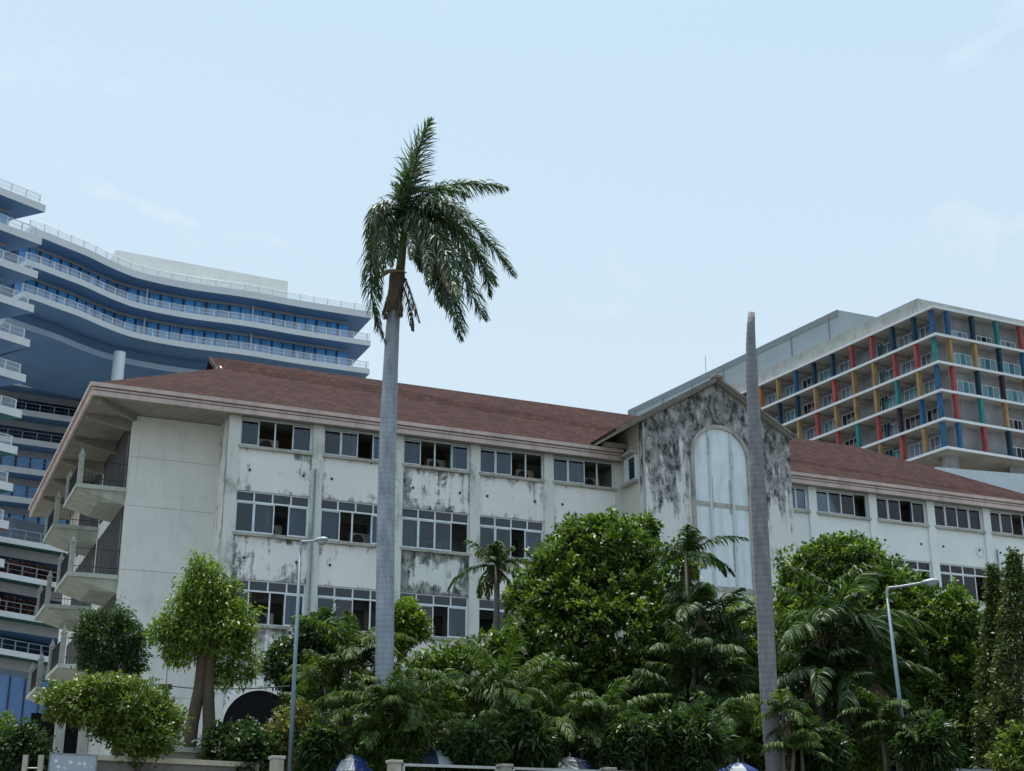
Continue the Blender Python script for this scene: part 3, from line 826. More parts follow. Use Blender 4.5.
# recessed wing under the overhang
rec = [atz(x, y, 66.6) for x, y in ((-30, 374), (22, 382), (54, 387), (84, 391.5), (150, 400), (260, 414))]
for p in rec: p.z = 0
for k in range(10):
    zz = 66.0 - FL*k
    ribbon_slab(rec, zz, zz+.8, 20, 'floor_slab', [M['slab_w'], M['slab_under']], tower, tw_o)
    railing(rec, zz+.8, 1.1, tower, tw_o, 1.9, mat='rail_shaded', glassy=False)
    glass_band(offset(rec, 3.0), zz+.8, zz+FL, tower, tw_o, 'bglass_dark' if k < 3 else 'bglass', 1.9, 0.9)
# a wall with grey cladding at the right of the recess
# left stack of balconies with pointed ends
tip0 = Vector((-51.8, 145.8, 0)); lft = atz(0, 187, 73.8); lft.z = 0
ldir = (lft-tip0).normalized(); bck = Vector((-ldir.y, ldir.x, 0)); bck = bck if bck.y > 0 else -bck
for k in range(13):
    zz = 73.8 - FL*k
    P = [tip0 + ldir*60, tip0 + ldir*25, tip0 + ldir*8, tip0 + ldir*1.0, tip0]
    under = M['slab_under'] if k < 6 else (M['slab_orange'] if k == 9 else M['slab_green'])
    mb = MB(); inn = tip0 + bck*4.5 + ldir*1.2
    poly = [p for p in P] + [inn, inn + bck*9, tip0 + ldir*60 + bck*14]
    mb.cur = 0
    top = setz(poly, zz); bot = setz(poly, zz-.85); botin = [Vector((p.x, p.y, zz-.85)) for p in poly]
    n = len(poly)
    mb.face(top)
    for i in range(n): mb.face([top[i], top[(i+1) % n], bot[(i+1) % n], bot[i]])
    mb.cur = 1; mb.face(bot)
    mb.build('floor_slab', [M['slab_w'], under], tower, tw_o)
    pr = [p + bck*0.3 for p in P[:-1]] + [tip0 + bck*.4 + ldir*.5]
    railing(offset(P, 0.0) if False else pr, zz, 1.1, tower, tw_o, 1.8, inset=0.0)
    if k > 0:
        gp = [tip0 + ldir*60 + bck*2.8, tip0 + ldir*2.6 + bck*2.8]
        glass_band(gp, zz, zz+FL-.85, tower, tw_o, 'bglass', 1.6, 0.45)
        e0 = gp[1]; e1 = e0 + bck*8
        e_ = MB(); e_.face([(e0.x, e0.y, zz), (e1.x, e1.y, zz), (e1.x, e1.y, zz+FL-.85), (e0.x, e0.y, zz+FL-.85)]); e_.build('glass_end', M['bglass'], tower, tw_o)
# podium floors with planting
M['plants_dark'] = leafmat('reddish balcony planting', (0.05, 0.025, 0.025), (0.13, 0.055, 0.055), (0.22, 0.10, 0.10))
pod_px = [((-40, 530.5), (0, 536), (43, 543.5)), ((-40, 565.5), (0, 571.5), (50, 581)), ((-40, 604), (0, 610), (56, 619.5)), ((-40, 641.5), (0, 648), (60, 658.5))]
for k, px in enumerate(pod_px):
    zz = 2.2 + 8.85*FL - FL*k
    P = [atz(x, y, zz) for x, y in px]
    for p in P: p.z = 0
    ex = (P[2]-P[1]).normalized(); P.append(P[2] + ex*(5 + k))
    sl = ribbon_slab(P, zz-.6, zz, 16, 'floor_slab', [M['slab_w'], M['slab_green']], tower, tw_o)
    ribbon_slab(offset(P, 1.6), zz-1.7, zz-.63, 14, 'beam', [M['beige'], M['slab_under']], tower, tw_o)
    railing(P, zz, 1.1, tower, tw_o, 1.8, mat='rail_shaded', glassy=False)
    mb = MB(); wp = offset(P, 5); mb.loft(setz(wp, zz), setz(wp, zz+FL-.6)); mb.build('glass_band', M['bglass_dark'], tower, tw_o)
    if k in (1, 2):
        pl = offset(P, 0.9); n_ = 2600
        seg = rng.integers(0, len(pl)-1, n_); tt_ = rng.random(n_)
        base = np.array([list(pl[s_].lerp(pl[s_+1], t_)) for s_, t_ in zip(seg, tt_)])
        base[:, 2] = zz + rng.random(n_)*1.5
        d1 = rng.normal(size=(n_, 3))*.22; d2 = rng.normal(size=(n_, 3))*.16
        Q = np.stack([base-d1, base+d2, base+d1, base-d2], 1)
        leaf_mesh('balcony_planting', Q, rng.random(n_), M['plants_dark'], tower, tw_o)
# glazed base
P = [atz(x, y, 20.0) for x, y in ((-40, 668), (0, 674), (70, 686))]
for p in P: p.z = 0
mb = MB(); mb.loft(setz(P, G), setz(P, 20.0)); gb = mb.build('glass_band', M['bglass_base'], tower, tw_o)
mb = MB()
for c in resample(P, 1.9): mb.box(c.x-.07, c.x+.07, c.y-.15, c.y, G, 20)
for z_ in (8, 12, 16): mb.loft(setz(offset(P, -.1), z_), setz(offset(P, -.1), z_+.15))
mb.build('mullion', M['mull'], gb, tw_o)

# ------------------------------------------------------------------ block with coloured fins, right
RC = Vector((52.9, 169.1, 0)); rb_o = Vector((52.9, 169.1, G))
dl = Vector((math.cos(R(119.18)), math.sin(R(119.18)), 0)); dr = Vector((math.cos(R(25.57)), math.sin(R(25.57)), 0))
block = thing('finned_building', rb_o, 'concrete block with white floor edges and red, yellow, blue and teal fins at the right', 'building')
M['edge'] = plain('white slab edge', (0.66, 0.68, 0.70), 0.6, 0.25, var=0.08)
M['under'] = plain('beige concrete underside', (0.34, 0.31, 0.27), 0.85, 0.15, var=0.2, scale=0.5)
M['bwall'] = plain('warm grey wall', (0.30, 0.30, 0.31), 0.85, 0.15, var=0.35, scale=0.25, dirt=0.4)
M['parapet'] = plaster('weathered concrete parapet', (0.36, 0.37, 0.36), 0.6, 0.46, 0.66, fine=0.6)
M['pent'] = plain('grey blue metal cladding', (0.30, 0.35, 0.38), 0.6, 0.3, var=0.12, scale=0.12)
fincol = {'b': (0.035, 0.12, 0.24), 'n': (0.018, 0.05, 0.08), 'r': (0.37, 0.085, 0.08), 'y': (0.36, 0.24, 0.11), 't': (0.045, 0.23, 0.24), 'p': (0.05, 0.03, 0.05), 'o': (0.40, 0.17, 0.08)}
FM = {k_: plain('fin paint ' + k_, c_, 0.7, 0.2, var=0.35, scale=0.6, dirt=0.5) for k_, c_ in fincol.items()}
FH = 3.7; LL = 64.0; LR = 26.0
zroof = 71.4
def slab_poly(grow, inset_=0.0):
    a = RC - (dl+dr)*0 
    return [RC - dl*grow - dr*grow, RC + dr*LR - dl*grow, RC + dr*LR + dl*LL, RC + dl*LL - dr*grow]
for k in range(6):
    zz = zroof - FH*k
    mb = MB(); po = slab_poly(0.0); mb.cur = 0
    top = setz(po, zz); bot = setz(po, zz-.34)
    mb.face(top)
    for i in range(4): mb.face([top[i], top[(i+1) % 4], bot[(i+1) % 4], bot[i]])
    mb.cur = 1; mb.face(bot)
    mb.build('floor_slab', [M['edge'], M['under']], block, rb_o)
    # beams under each slab
    for i in range(1, 16):
        mb = MB(); c = RC + dl*(3.87*i) + dr*0.5; mb.prism([c+Vector((0,0,zz-.344)), c+dl*.35+Vector((0,0,zz-.344)), c+dl*.35+dr*2.4+Vector((0,0,zz-.344)), c+dr*2.4+Vector((0,0,zz-.344))], (0, 0, -.35))
        mb.build('beam', M['under'], block, rb_o)
# setback walls
IN_L, IN_R = 3.0, 1.6
ca = RC + dl*IN_R + dr*IN_L
zb = zroof - FH*5
mb = MB(); po = [ca, RC + dr*LR + dl*IN_R, RC + dr*LR + dl*LL, RC + dl*LL + dr*IN_L]
mb.prism([Vector((p.x, p.y, zb)) for p in po], (0, 0, zroof-zb-.35)); mb.build('wall', M['bwall'], block, rb_o)
# windows and doors in the two faces
M['win_teal'] = mirror_glass('teal curtained glass', (0.10, 0.25, 0.30), 0.2, 0.4)
M['win_grey'] = mirror_glass('grey curtained glass', (0.15, 0.20, 0.25), 0.2, 0.6)
M['win_dark'] = mirror_glass('dark glass', (0.012, 0.016, 0.022), 0.12, 0.4)
def facewin(org, d, out_, a, w, z0, h, mat):
    p = org + d*a + out_*.03
    mb = MB(); mb.prism([p+Vector((0,0,z0)), p+d*w+Vector((0,0,z0)), p+d*w+Vector((0,0,z0+h)), p+Vector((0,0,z0+h))], out_*.05)
    w_o = mb.build('window', M['alu'], block, rb_o)
    g = MB(); n_ = 3
    for i in range(n_):
        x0 = .08 + (w-.08)*i/n_; x1 = (w-.08)*(i+1)/n_
        pp = org + d*(a+x0) + out_*.085; qq = org + d*(a+x1) + out_*.085
        g.face([pp+Vector((0,0,z0+.08)), qq+Vector((0,0,z0+.08)), qq+Vector((0,0,z0+h-.08)), pp+Vector((0,0,z0+h-.08))])
    g.build('pane', mat, w_o, rb_o)
nl, nr_ = -dr, -dl
cl = RC + dr*IN_L; cr = RC + dl*IN_R
rs = random.Random(3)
for k in range(1, 6):
    zz = zroof - FH*k
    for i in range(1, 12):
        if i == 4:                                  # glazed shaft
            facewin(cl, dl, nl, i*3.87-3.2, 2.0, zz+.02, FH-.5, M['bglass_dark'] if k > 2 else M['win_teal'])
            continue
        facewin(cl, dl, nl, i*3.87-.9+rs.uniform(-.2, .2), 2.7, zz+.9, 1.9, rs.choice([M['win_grey'], M['win_dark'], M['win_dark'], M['win_teal'], M['win_grey']]))
    for i in range(4):
        if k in (2, 3): facewin(cr, dr, nr_, 4.2+i*4.05, 2.9, zz+.5, 1.7, M['win_teal'])
        elif k == 1: facewin(cr, dr, nr_, 4.2+i*4.05, 2.6, zz+.3, 1.2, M['win_dark'] if i % 2 else M['win_grey'])
        elif i == 2 or i == 3: facewin(cr, dr, nr_, 4.0+i*4.05, 2.4, zz+.3, 1.6, M['win_dark'])
rows_L = ['bnnrrnnbyot', 'trryyrynnno', 'bytyyyryybn', 'bbprtryrbyn', 'byryrbynryb']
rows_R = ['bntr', 'yynb', 'rnpr', 'rtyp', 'brno']
for k in range(5):
    zt_ = zroof - FH*k - .34; z0_ = zroof - FH*(k+1)
    def fin(c, d, out_, ch):
        mb = MB(); p = c + Vector((0, 0, z0_+.002))
        w_, dp = .40, .55
        mb.prism([p-d*w_*.5-out_*.12, p+d*w_*.5-out_*.12, p+d*w_*.5-out_*(.12+dp), p-d*w_*.5-out_*(.12+dp)], (0, 0, zt_-z0_-.004))
        mb.build('fin', FM[ch], block, rb_o)
    for i, ch in enumerate(rows_L[k]):
        if i == 0:
            p = RC + (dl+dr)*.55; fin(p, dr, -dl, ch)
        else: fin(RC + dl*(3.87*i), dl, nl, ch)
    for i, ch in enumerate(rows_R[k]): fin(RC + dr*(2.51+4.05*i), dr, nr_, ch)
# parapet, penthouse and mast
pz = zroof + .002
p0 = RC + dl*4.0 + dr*1.5
mb = MB(); mb.prism([p0+Vector((0,0,pz)), p0+dr*23+Vector((0,0,pz)), p0+dr*23+dl*58+Vector((0,0,pz)), p0+dl*58+Vector((0,0,pz))], (0, 0, 2.6)); mb.build('parapet', M['parapet'], block, rb_o)
zp = 79.5
c0 = atz(838, 310, zp); c0.z = 0
c1 = atz(628, 411, zp); c1.z = 0
c2 = atz(876, 317, zp); c2.z = 0
dx = (c2-c0)
mb = MB(); mb.prism([Vector((p.x, p.y, zroof+.005)) for p in (c0, c0+dx.normalized()*26, c1+dx.normalized()*26, c1)], (0, 0, zp-zroof)); ph = mb.build('penthouse', M['pent'], block, rb_o)
mb = MB(); n0 = Vector((-(c1-c0).y, (c1-c0).x, 0)).normalized(); n0 = n0 if n0.y < 0 else -n0
for f_ in np.linspace(0.04, 0.96, 7):
    p = c0.lerp(c1, float(f_)) + n0*.02
    mb.box(p.x-.12, p.x+.12, p.y-.12, p.y+.12, zroof+.01, zp-.4)
e0, e1 = c0 + n0*.06, c1 + n0*.06
mb.loft([Vector((e0.x, e0.y, zp-.9)), Vector((e1.x, e1.y, zp-.9))], [Vector((e0.x, e0.y, zp+.1)), Vector((e1.x, e1.y, zp+.1))])
mb.build('cladding_rib', plain('dark grey flashing', (0.20, 0.235, 0.255), 0.6, 0.3), ph, rb_o)
am = atz(706, 374, zp); mb = MB(); mb.tube([(am.x, am.y, zp-.5), (am.x, am.y, zp+3)], .05, 5); mb.build('mast', M['alu_dark'], block, rb_o)
# undercroft: column, rear wall painted near black for shade and pale lower roof
mb = MB(); c = RC + dr*3.2 + dl*3.2; mb.box(c.x-.9, c.x+.9, c.y-.9, c.y+.9, G, zb-.35); 
c = RC + dr*14 + dl*3.2; mb.box(c.x-.9, c.x+.9, c.y-.9, c.y+.9, G, zb-.35); mb.build('column', M['bwall'], block, rb_o)
mb = MB(); po = [RC + dl*8 + dr*8, RC + dr*LR + dl*8, RC + dr*LR + dl*LL, RC + dl*LL + dr*8]
mb.prism([Vector((p.x, p.y, G)) for p in po], (0, 0, zb-.36-G)); mb.build('undercroft_wall', M['fan_and_shade'], block, rb_o)
mb = MB(); A0 = atz(936, 467, 46.0); d2 = atz(1024, 474, 46.0)-A0; d2.z = 0; d2.normalize(); n2 = Vector((-d2.y, d2.x, 0))
mb.prism([A0, A0+d2*30, A0+d2*30+n2*8, A0+n2*8], (0, 0, -5.0)); mb.build('lower_roof', plain('pale metal roof', (0.50, 0.57, 0.63), 0.5, 0.3, var=0.1), block, rb_o)

# ------------------------------------------------------------------ vegetation
LM = {}
LM['mango'] = leafmat('glossy dark green leaf', (0.016, 0.042, 0.008), (0.055, 0.108, 0.014), (0.20, 0.27, 0.04))
LM['bright'] = leafmat('fresh yellow green leaf', (0.04, 0.08, 0.012), (0.11, 0.18, 0.02), (0.20, 0.29, 0.035), trans=0.4)
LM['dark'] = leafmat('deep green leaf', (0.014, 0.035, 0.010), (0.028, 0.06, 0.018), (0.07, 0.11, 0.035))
LM['bush'] = leafmat('pale green bush leaf', (0.035, 0.068, 0.012), (0.09, 0.14, 0.022), (0.21, 0.26, 0.06), trans=0.35)
LM['yellow'] = leafmat('variegated yellow leaf', (0.05, 0.07, 0.015), (0.15, 0.15, 0.04), (0.33, 0.28, 0.11))
LM['palm'] = leafmat('palm leaflet', (0.020, 0.045, 0.016), (0.045, 0.085, 0.026), (0.10, 0.145, 0.05), trans=0.35, spec=0.25, rough=0.5)
LM['areca'] = leafmat('areca leaflet', (0.025, 0.055, 0.012), (0.065, 0.115, 0.024), (0.16, 0.20, 0.05), trans=0.4, spec=0.25, rough=0.5)
LM['royal'] = leafmat('royal palm leaflet', (0.026, 0.052, 0.030), (0.052, 0.092, 0.045), (0.125, 0.150, 0.080), trans=0.36, spec=0.3)
LM['brown'] = leafmat('dead brown frond', (0.05, 0.035, 0.022), (0.10, 0.07, 0.045), (0.19, 0.14, 0.09), trans=0.15, spec=0.15)
LM['conifer'] = leafmat('conical tree leaf', (0.03, 0.05, 0.014), (0.065, 0.095, 0.025), (0.14, 0.17, 0.05), trans=0.25)
M['bark'] = bark('grey brown bark', (0.10, 0.075, 0.055))
M['bark_dark'] = bark('dark bark', (0.085, 0.065, 0.05))
M['bark_royal'] = bark('ringed grey palm trunk', (0.33, 0.36, 0.42), ring=2.2, rs=0.16)
M['bark_dead'] = bark('weathered grey palm trunk', (0.225, 0.222, 0.245), ring=2.0, rs=0.2)
M['bark_palm'] = bark('slim ringed palm stem', (0.15, 0.14, 0.11), ring=3.0)
M['crownshaft'] = plain('green crownshaft', (0.11, 0.15, 0.045), 0.45, 0.35, var=0.3, scale=2)

def unit(a): return a/np.maximum(np.linalg.norm(a, axis=-1, keepdims=True), 1e-9)
def crown(lobes, n_cl, per, leaf, spread, aspect=0.52, up=0.35, droop=0.25, shell=0.55, core=True):
    """leaf rosettes spread through ellipsoid lobes; lobes = (cx, cy, cz, rx, ry, rz)"""
    lob = np.array(lobes, float)
    wt = (lob[:, 3]*lob[:, 5])**1.0; wt /= wt.sum()
    idx = rng.choice(len(lob), n_cl, p=wt)
    d = unit(rng.normal(size=(n_cl, 3)))
    rad = shell + (1-shell)*rng.random(n_cl)**0.6
    far = rng.random(n_cl) < 0.10
    rad = np.where(far, 1.0+0.13*rng.random(n_cl), rad)
    # lumpy outline
    lump = 1 + 0.10*np.sin(d[:, 0]*5+idx*1.7) + 0.08*np.sin(d[:, 2]*7+idx*2.3)
    c = lob[idx, :3] + d*rad[:, None]*lump[:, None]*lob[idx, 3:6]
    tone = rng.random(n_cl)*0.55
    N = n_cl*per
    cc = np.repeat(c, per, 0); dd = np.repeat(d, per, 0); tn = np.repeat(tone, per)
    base = cc + rng.normal(size=(N, 3))*spread*0.5
    dirv = unit(rng.normal(size=(N, 3)) + dd*0.9 + np.array([0, 0, up-droop]))
    nrm = unit(rng.normal(size=(N, 3))*0.7 + dd*0.5 + np.array([0, 0, 0.9]))
    side = unit(np.cross(dirv, nrm))
    ln = leaf*(0.65+0.7*rng.random(N))[:, None]
    wd = ln*aspect
    tip = base + dirv*ln
    tip[:, 2] -= droop*ln[:, 0]*0.5
    mid = base + dirv*ln*0.45
    Q = np.stack([base, mid+side*wd*0.5, tip, mid-side*wd*0.5], 1)
    return Q, np.clip(tn + rng.random(N)*0.45, 0, 1)

def limbs(mb, base, top_pts, r0, n=8):
    for i, tp in enumerate(top_pts):
        b0 = Vector(base); t_ = Vector(tp)
        mid = b0.lerp(t_, 0.5) + Vector((random.uniform(-.15, .15), random.uniform(-.15, .15), (t_-b0).length*.06))
        mb.tube([b0, b0.lerp(mid, .5)+Vector((0, 0, .05)), mid, t_], [r0, r0*.8, r0*.6, r0*.25], n)

def tree(name, label, cat, Y, lobes_px, trunks, mat, n_cl, per, leaf, spread, bark_='bark', group=None, depth=0.85, r0=0.13, forks=True, **kw):
    """lobes_px = (x, y, rx, ry, dY) as seen from the quay; trunks = list of screen polylines"""
    s = Y/F*0.99
    lob = []
    for (x, y, rx, ry, dy) in lobes_px:
        p = at(x, y, Y+dy); lob.append((p.x, p.y, p.z, rx*s, rx*s*depth, ry*s))
    base = at(trunks[0][0][0], trunks[0][0][1], Y)
    root = thing(name, (base.x, base.y, G), label, cat, group)
    o = (base.x, base.y, G)
    tb = MB()
    for tr in trunks:
        pts = [at(x, y, Y) for x, y in tr]
        pts[0].z = G - 0.05 if pts[0].z > G else pts[0].z
        first = pts[0].copy()
        rr = np.linspace(r0, r0*.7, len(pts))
        tb.tube(pts, list(rr), 9)
        if forks:
            ls = sorted(lob, key=lambda q_: (Vector(q_[:3])-pts[-1]).length)[:5]
            limbs(tb, pts[-1]-Vector((0, 0, .05)), [Vector(q_[:3])+Vector((0, 0, q_[5]*.2)) for q_ in ls], r0*.65)
    tb.build('trunk', M[bark_], root, o, smooth=True)
    Q, v = crown(lob, n_cl, per, leaf, spread, **kw)
    leaf_mesh('crown', Q, v, LM[mat], root, o)
    return root, o

def frond_quads(pts, n, L, width, wind=(0, 0, 0), hang=0.35, lift=0.35, tipfrac=0.25, rand=0.15, up=Vector((0, 0, 1)), base_bare=0.10, jit=0.13):
    """pinnate frond along a 3D polyline: two ranks of bent, tapering leaflets"""
    P = np.array([list(p) for p in pts], float)
    seg = np.linalg.norm(np.diff(P, axis=0), axis=1); cum = np.concatenate([[0], np.cumsum(seg)])
    s = np.linspace(base_bare, 0.995, n)*cum[-1]
    pos = np.stack([np.interp(s, cum, P[:, k]) for k in range(3)], 1)
    ds = cum[-1]*0.02
    pos2 = np.stack([np.interp(np.minimum(s+ds, cum[-1]), cum, P[:, k]) for k in range(3)], 1)
    pos1 = np.stack([np.interp(np.maximum(s-ds, 0), cum, P[:, k]) for k in range(3)], 1)
    tg = unit(pos2-pos1)
    sd = unit(np.cross(tg, np.array(up)) + 1e-4)
    nm = unit(np.cross(sd, tg))
    u = s/cum[-1]
    ln = L*np.clip(np.sin(np.pi*np.clip(0.12+0.86*u, 0, 1))**0.6, 0.16, 1)
    Q = []; V = []
    w = np.array(wind, float)
    for sg in (-1, 1):
        l = (ln*(1-rand+2*rand*rng.random(n)))[:, None]
        fwd = (0.35+0.75*u)[:, None]
        d = unit(sd*sg*(1-0.45*u)[:, None] + tg*fwd + nm*lift + rng.normal(size=(n, 3))*jit)
        g = np.array([0, 0, -1.0])
        d1 = unit(d + g*hang*0.35 + w*0.5); d2 = unit(d + g*hang*1.5 + w*1.0); d3 = unit(d + g*hang*2.6 + w*1.3)
        a = pos; b_ = a + d1*l*0.36; c = b_ + d2*l*0.34; e = c + d3*l*0.30
        wv = unit(np.cross(d, nm) + rng.normal(size=(n, 3))*0.5)*width*.62
        Q.append(np.stack([a-wv*.35, b_-wv*.5, b_+wv*.5, a+wv*.35], 1))
        Q.append(np.stack([b_-wv*.5, c-wv*.42, c+wv*.42, b_+wv*.5], 1))
        Q.append(np.stack([c-wv*.42, e-wv*.05, e+wv*.05, c+wv*.42], 1))
        vv = np.clip(rng.random(n)*0.7+0.1, 0, 1); V += [vv, vv, vv]
    # midrib
    R_ = P[1:]-P[:-1]
    for k_ in range(2):
        o = np.cross(unit(R_), [[0, 0, 1.0]] if k_ else [[0.3, 1.0, 0]]); o = unit(o+1e-5)*np.linspace(.045, .012, len(R_))[:, None]*(L/1.0)**.5
        Q.append(np.stack([P[:-1]-o, P[1:]-o, P[1:]+o, P[:-1]+o], 1)); V.append(np.full(len(R_), 0.75))
    return np.concatenate(Q), np.concatenate(V)

def arc(base, az, el, L, droop, n=14, sway=0.0):
    pts = [Vector(base)]; p = Vector(base)
    for i in range(n):
        t = (i+0.5)/n; e = el - droop*t**1.25; a = az + sway*t
        p = p + Vector((math.cos(a)*math.cos(e), math.sin(a)*math.cos(e), math.sin(e)))*(L/n)
        pts.append(p.copy())
    return pts

def palm_crown(base, n, L, leaf, rs, el=(0.15, 1.35), droop=(0.7, 1.75), width=0.05, hang=0.6, nl=48, wind=(0.15, 0, 0), lean=0.0):
    Q = []; V = []
    for i in range(n):
        az = i*2.39996 + rs.uniform(-.6, .6)
        f = (i+0.5)/n
        e = el[0] + (el[1]-el[0])*f + rs.uniform(-.3, .2)
        l = L*(0.75+0.65*rs.random())*(0.75+0.35*math.sin(math.pi*min(1, f+.25)))
        pts = arc(base, az, e, l, rs.uniform(*droop)*(0.65+0.35*(1-f)), sway=rs.uniform(-.3, .3))
        q_, v_ = frond_quads(pts, nl, leaf*(.85+.3*rs.random()), width, wind, hang*rs.uniform(.6, 1.3), rs.uniform(.1, .55), base_bare=0.16)
        Q.append(q_); V.append(np.clip(v_*rs.uniform(.6, 1.25), 0, 1))
    return np.concatenate(Q), np.concatenate(V)

def palm_cluster(name, label, Y, stems, mat, seed, L=2.2, leaf=0.5, n=10, group=None, width=0.05, stem_r=0.06, dead=0, cat='palm', **kw):
    """stems = (x_base, x_crown, y_crown, dY, scale)"""
    rs = random.Random(seed)
    b0 = at(stems[0][0], 760, Y)
    o = (b0.x, b0.y, G); root = thing(name, o, label, cat, group)
    tb = MB(); Q = []; V = []; QD = []; VD = []
    for (xb, xc, yc, dy, sc) in stems:
        c = at(xc, yc, Y+dy); g0 = at(xb, 760, Y+dy); g0.z = G-.05
        mid = g0.lerp(c, .5) + Vector((rs.uniform(-.1, .1), 0, 0))
        tb.tube([g0, mid, c], [stem_r*1.2*sc, stem_r*sc, stem_r*.8*sc], 8)
        q_, v_ = palm_crown(c, n, L*sc, leaf*sc, rs, width=width*sc, **kw)
        Q.append(q_); V.append(v_)
        for i in range(dead):
            pts = arc(c - Vector((0, 0, .15)), rs.uniform(0, 6.28), -.5, L*sc*.8, 1.0)
            q_, v_ = frond_quads(pts, 26, leaf*sc*.8, width*sc, (0, 0, 0), 0.9); leaf_mesh('dead_frond', q_, v_, LM['brown'], root, o)
    tb.build('trunk', M['bark_palm'], root, o, smooth=True)
    leaf_mesh('crown', np.concatenate(Q), np.concatenate(V), LM[mat], root, o)
    return root

# --- the two royal palms
YP = 38.0
def royal():
    b0 = at(384.5, 700, YP); b0.z = G; o = tuple(b0)
    root = thing('royal_palm', o, 'tall royal palm with wind torn crown and smooth pale grey trunk', 'palm')
    tb = MB()
    pr = [(384.3, 800, 9.0), (384.5, 700, 8.9), (384.8, 640, 8.8), (385.3, 560, 8.8), (386.5, 480, 8.6), (388.5, 420, 8.5), (390.5, 370, 7.6), (392.5, 330, 7.0), (394, 308, 6.6)]
    pts = [at(x, y, YP) for x, y, r in pr]; pts[0].z = G-.1; pts[0].x = pts[1].x
    tb.tube(pts, [r*YP/F*1.05 for x, y, r in pr], 20); tb.build('trunk', M['bark_royal'], root, o, smooth=True)
    sb = MB(); sp = [(393.6, 312, 7.4), (394.5, 300, 8.6), (396, 288, 8.2), (397, 278, 8.8), (398, 272, 8.0)]
    sb.tube([at(x, y, YP) for x, y, r in sp], [r*YP/F for x, y, r in sp], 14); sb.build('dead_sheath', bark('brown dead leaf sheath', (0.13, 0.095, 0.075)), root, o, smooth=True)
    rim = MB(); rp = [(381.5, 277, 1.6), (384, 273.5, 3.6), (388, 271.5, 3.2), (394, 270.5, 2.2), (403, 271, 1.2), (407, 273, .6)]
    rim.tube([at(x, y, YP-.35) for x, y, r in rp], [r*YP/F*.8 for x, y, r in rp], 10); rim.build('torn_sheath', plain('pale torn sheath', (0.26, 0.22, 0.12), 0.7, 0.2, var=0.4, scale=6), root, o, smooth=True)
    cs = MB(); cp = [(400, 272, 4.6), (401.5, 258, 4.4), (403, 243, 4.0), (404.5, 228, 3.2), (406, 214, 2.0)]
    cs.tube([at(x, y, YP) for x, y, r in cp], [r*YP/F*1.1 for x, y, r in cp], 12); cs.build('crownshaft', M['crownshaft'], root, o, smooth=True)
    #  screen polyline, depth drift, leaflet length, hang, wind x
    FR = [
        ([(404, 226), (409, 196), (415, 165), (421, 142), (430, 120)], -0.3, .74, .12, .35, 62, .2),
        ([(404, 222), (406, 195), (410, 172), (417, 150)], .5, .55, .05, .25, 60, .2),
        ([(402, 226), (400, 205), (396, 190), (392, 184)], .2, .38, .2, .3, 30, .3),
        ([(405, 226), (418, 204), (436, 188), (458, 184), (484, 184), (507, 188)], .8, .72, .75, .35, 76, .1),
        ([(405, 228), (424, 208), (446, 206), (470, 222), (492, 246), (514, 276)], -.6, .80, .55, .3, 84, .15),
        ([(406, 230), (428, 216), (452, 226), (472, 248), (486, 268), (496, 284)], 1.4, .74, .6, .3, 76, .1),
        ([(406, 232), (424, 224), (446, 240), (462, 270), (474, 298), (486, 318)], -1.3, .85, .7, .18, 84, .1),
        ([(405, 230), (420, 222), (438, 240), (448, 275), (455, 305), (461, 338)], -1.8, .85, .75, .12, 84, .05),
        ([(404, 230), (416, 224), (430, 242), (440, 270), (446, 292), (452, 312)], -2.0, .70, .8, .1, 70, .05),
        ([(403, 228), (390, 214), (379, 222), (372, 248), (371, 285), (377, 318), (385, 342)], -.5, .68, .8, .05, 86, .05),
        ([(402, 226), (388, 210), (377, 208), (372, 222), (371, 246), (374, 268)], .6, .58, .9, .0, 64, .05),
        ([(403, 228), (393, 216), (384, 224), (381, 248), (383, 270)], -1.2, .5, .9, .05, 50, .05),
        ([(404, 222), (410, 219), (416, 234), (419, 252), (421, 270)], -1.0, .55, .8, .1, 50, .1),
        ([(403, 222), (396, 216), (391, 230), (390, 250), (391, 266)], -1.0, .50, .8, .1, 46, .1),
        ([(403, 220), (392, 206), (382, 204), (374, 214), (368, 236)], -.8, .55, .7, .1, 56, .2),
        ([(404, 222), (414, 214), (426, 222), (432, 240), (434, 262)], -1.4, .6, .8, .1, 56, .1),
        ([(405, 222), (416, 218), (424, 232), (428, 254), (428, 284)], -1.9, .60, .85, .1, 60, .1),
        ([(403, 222), (410, 218), (412, 236), (411, 258)], -1.5, .48, .9, .1, 44, .1),
        ([(403, 222), (398, 218), (394, 234), (395, 256)], .8, .50, .9, .1, 44, .1),
        ([(405, 222), (420, 208), (436, 202), (454, 208), (470, 226)], -1.4, .68, .6, .25, 64, .2),
        ([(404, 224), (398, 204), (404, 186), (408, 170)], -.5, .5, .3, .2, 44, .3),
        ([(404, 228), (416, 218), (432, 226), (444, 250), (452, 280), (458, 300)], -2.4, .75, .8, .12, 70, .1),
        ([(404, 228), (412, 222), (424, 236), (434, 262), (440, 290), (446, 306)], -1.6, .70, .8, .1, 70, .1),
        ([(405, 227), (424, 214), (446, 216), (466, 236), (482, 264), (490, 296)], .3, .75, .6, .2, 76, .1),
        ([(405, 225), (414, 202), (428, 190), (446, 190), (468, 196)], -.5, .6, .6, .25, 56, .2),
        ([(402, 226), (392, 212), (382, 214), (376, 232), (376, 262), (380, 300)], 1.2, .6, .8, .0, 70, .05),
        ([(405, 228), (420, 214), (440, 214), (456, 230), (466, 256), (470, 282)], 2.0, .75, .8, .15, 70, .05),
    ]
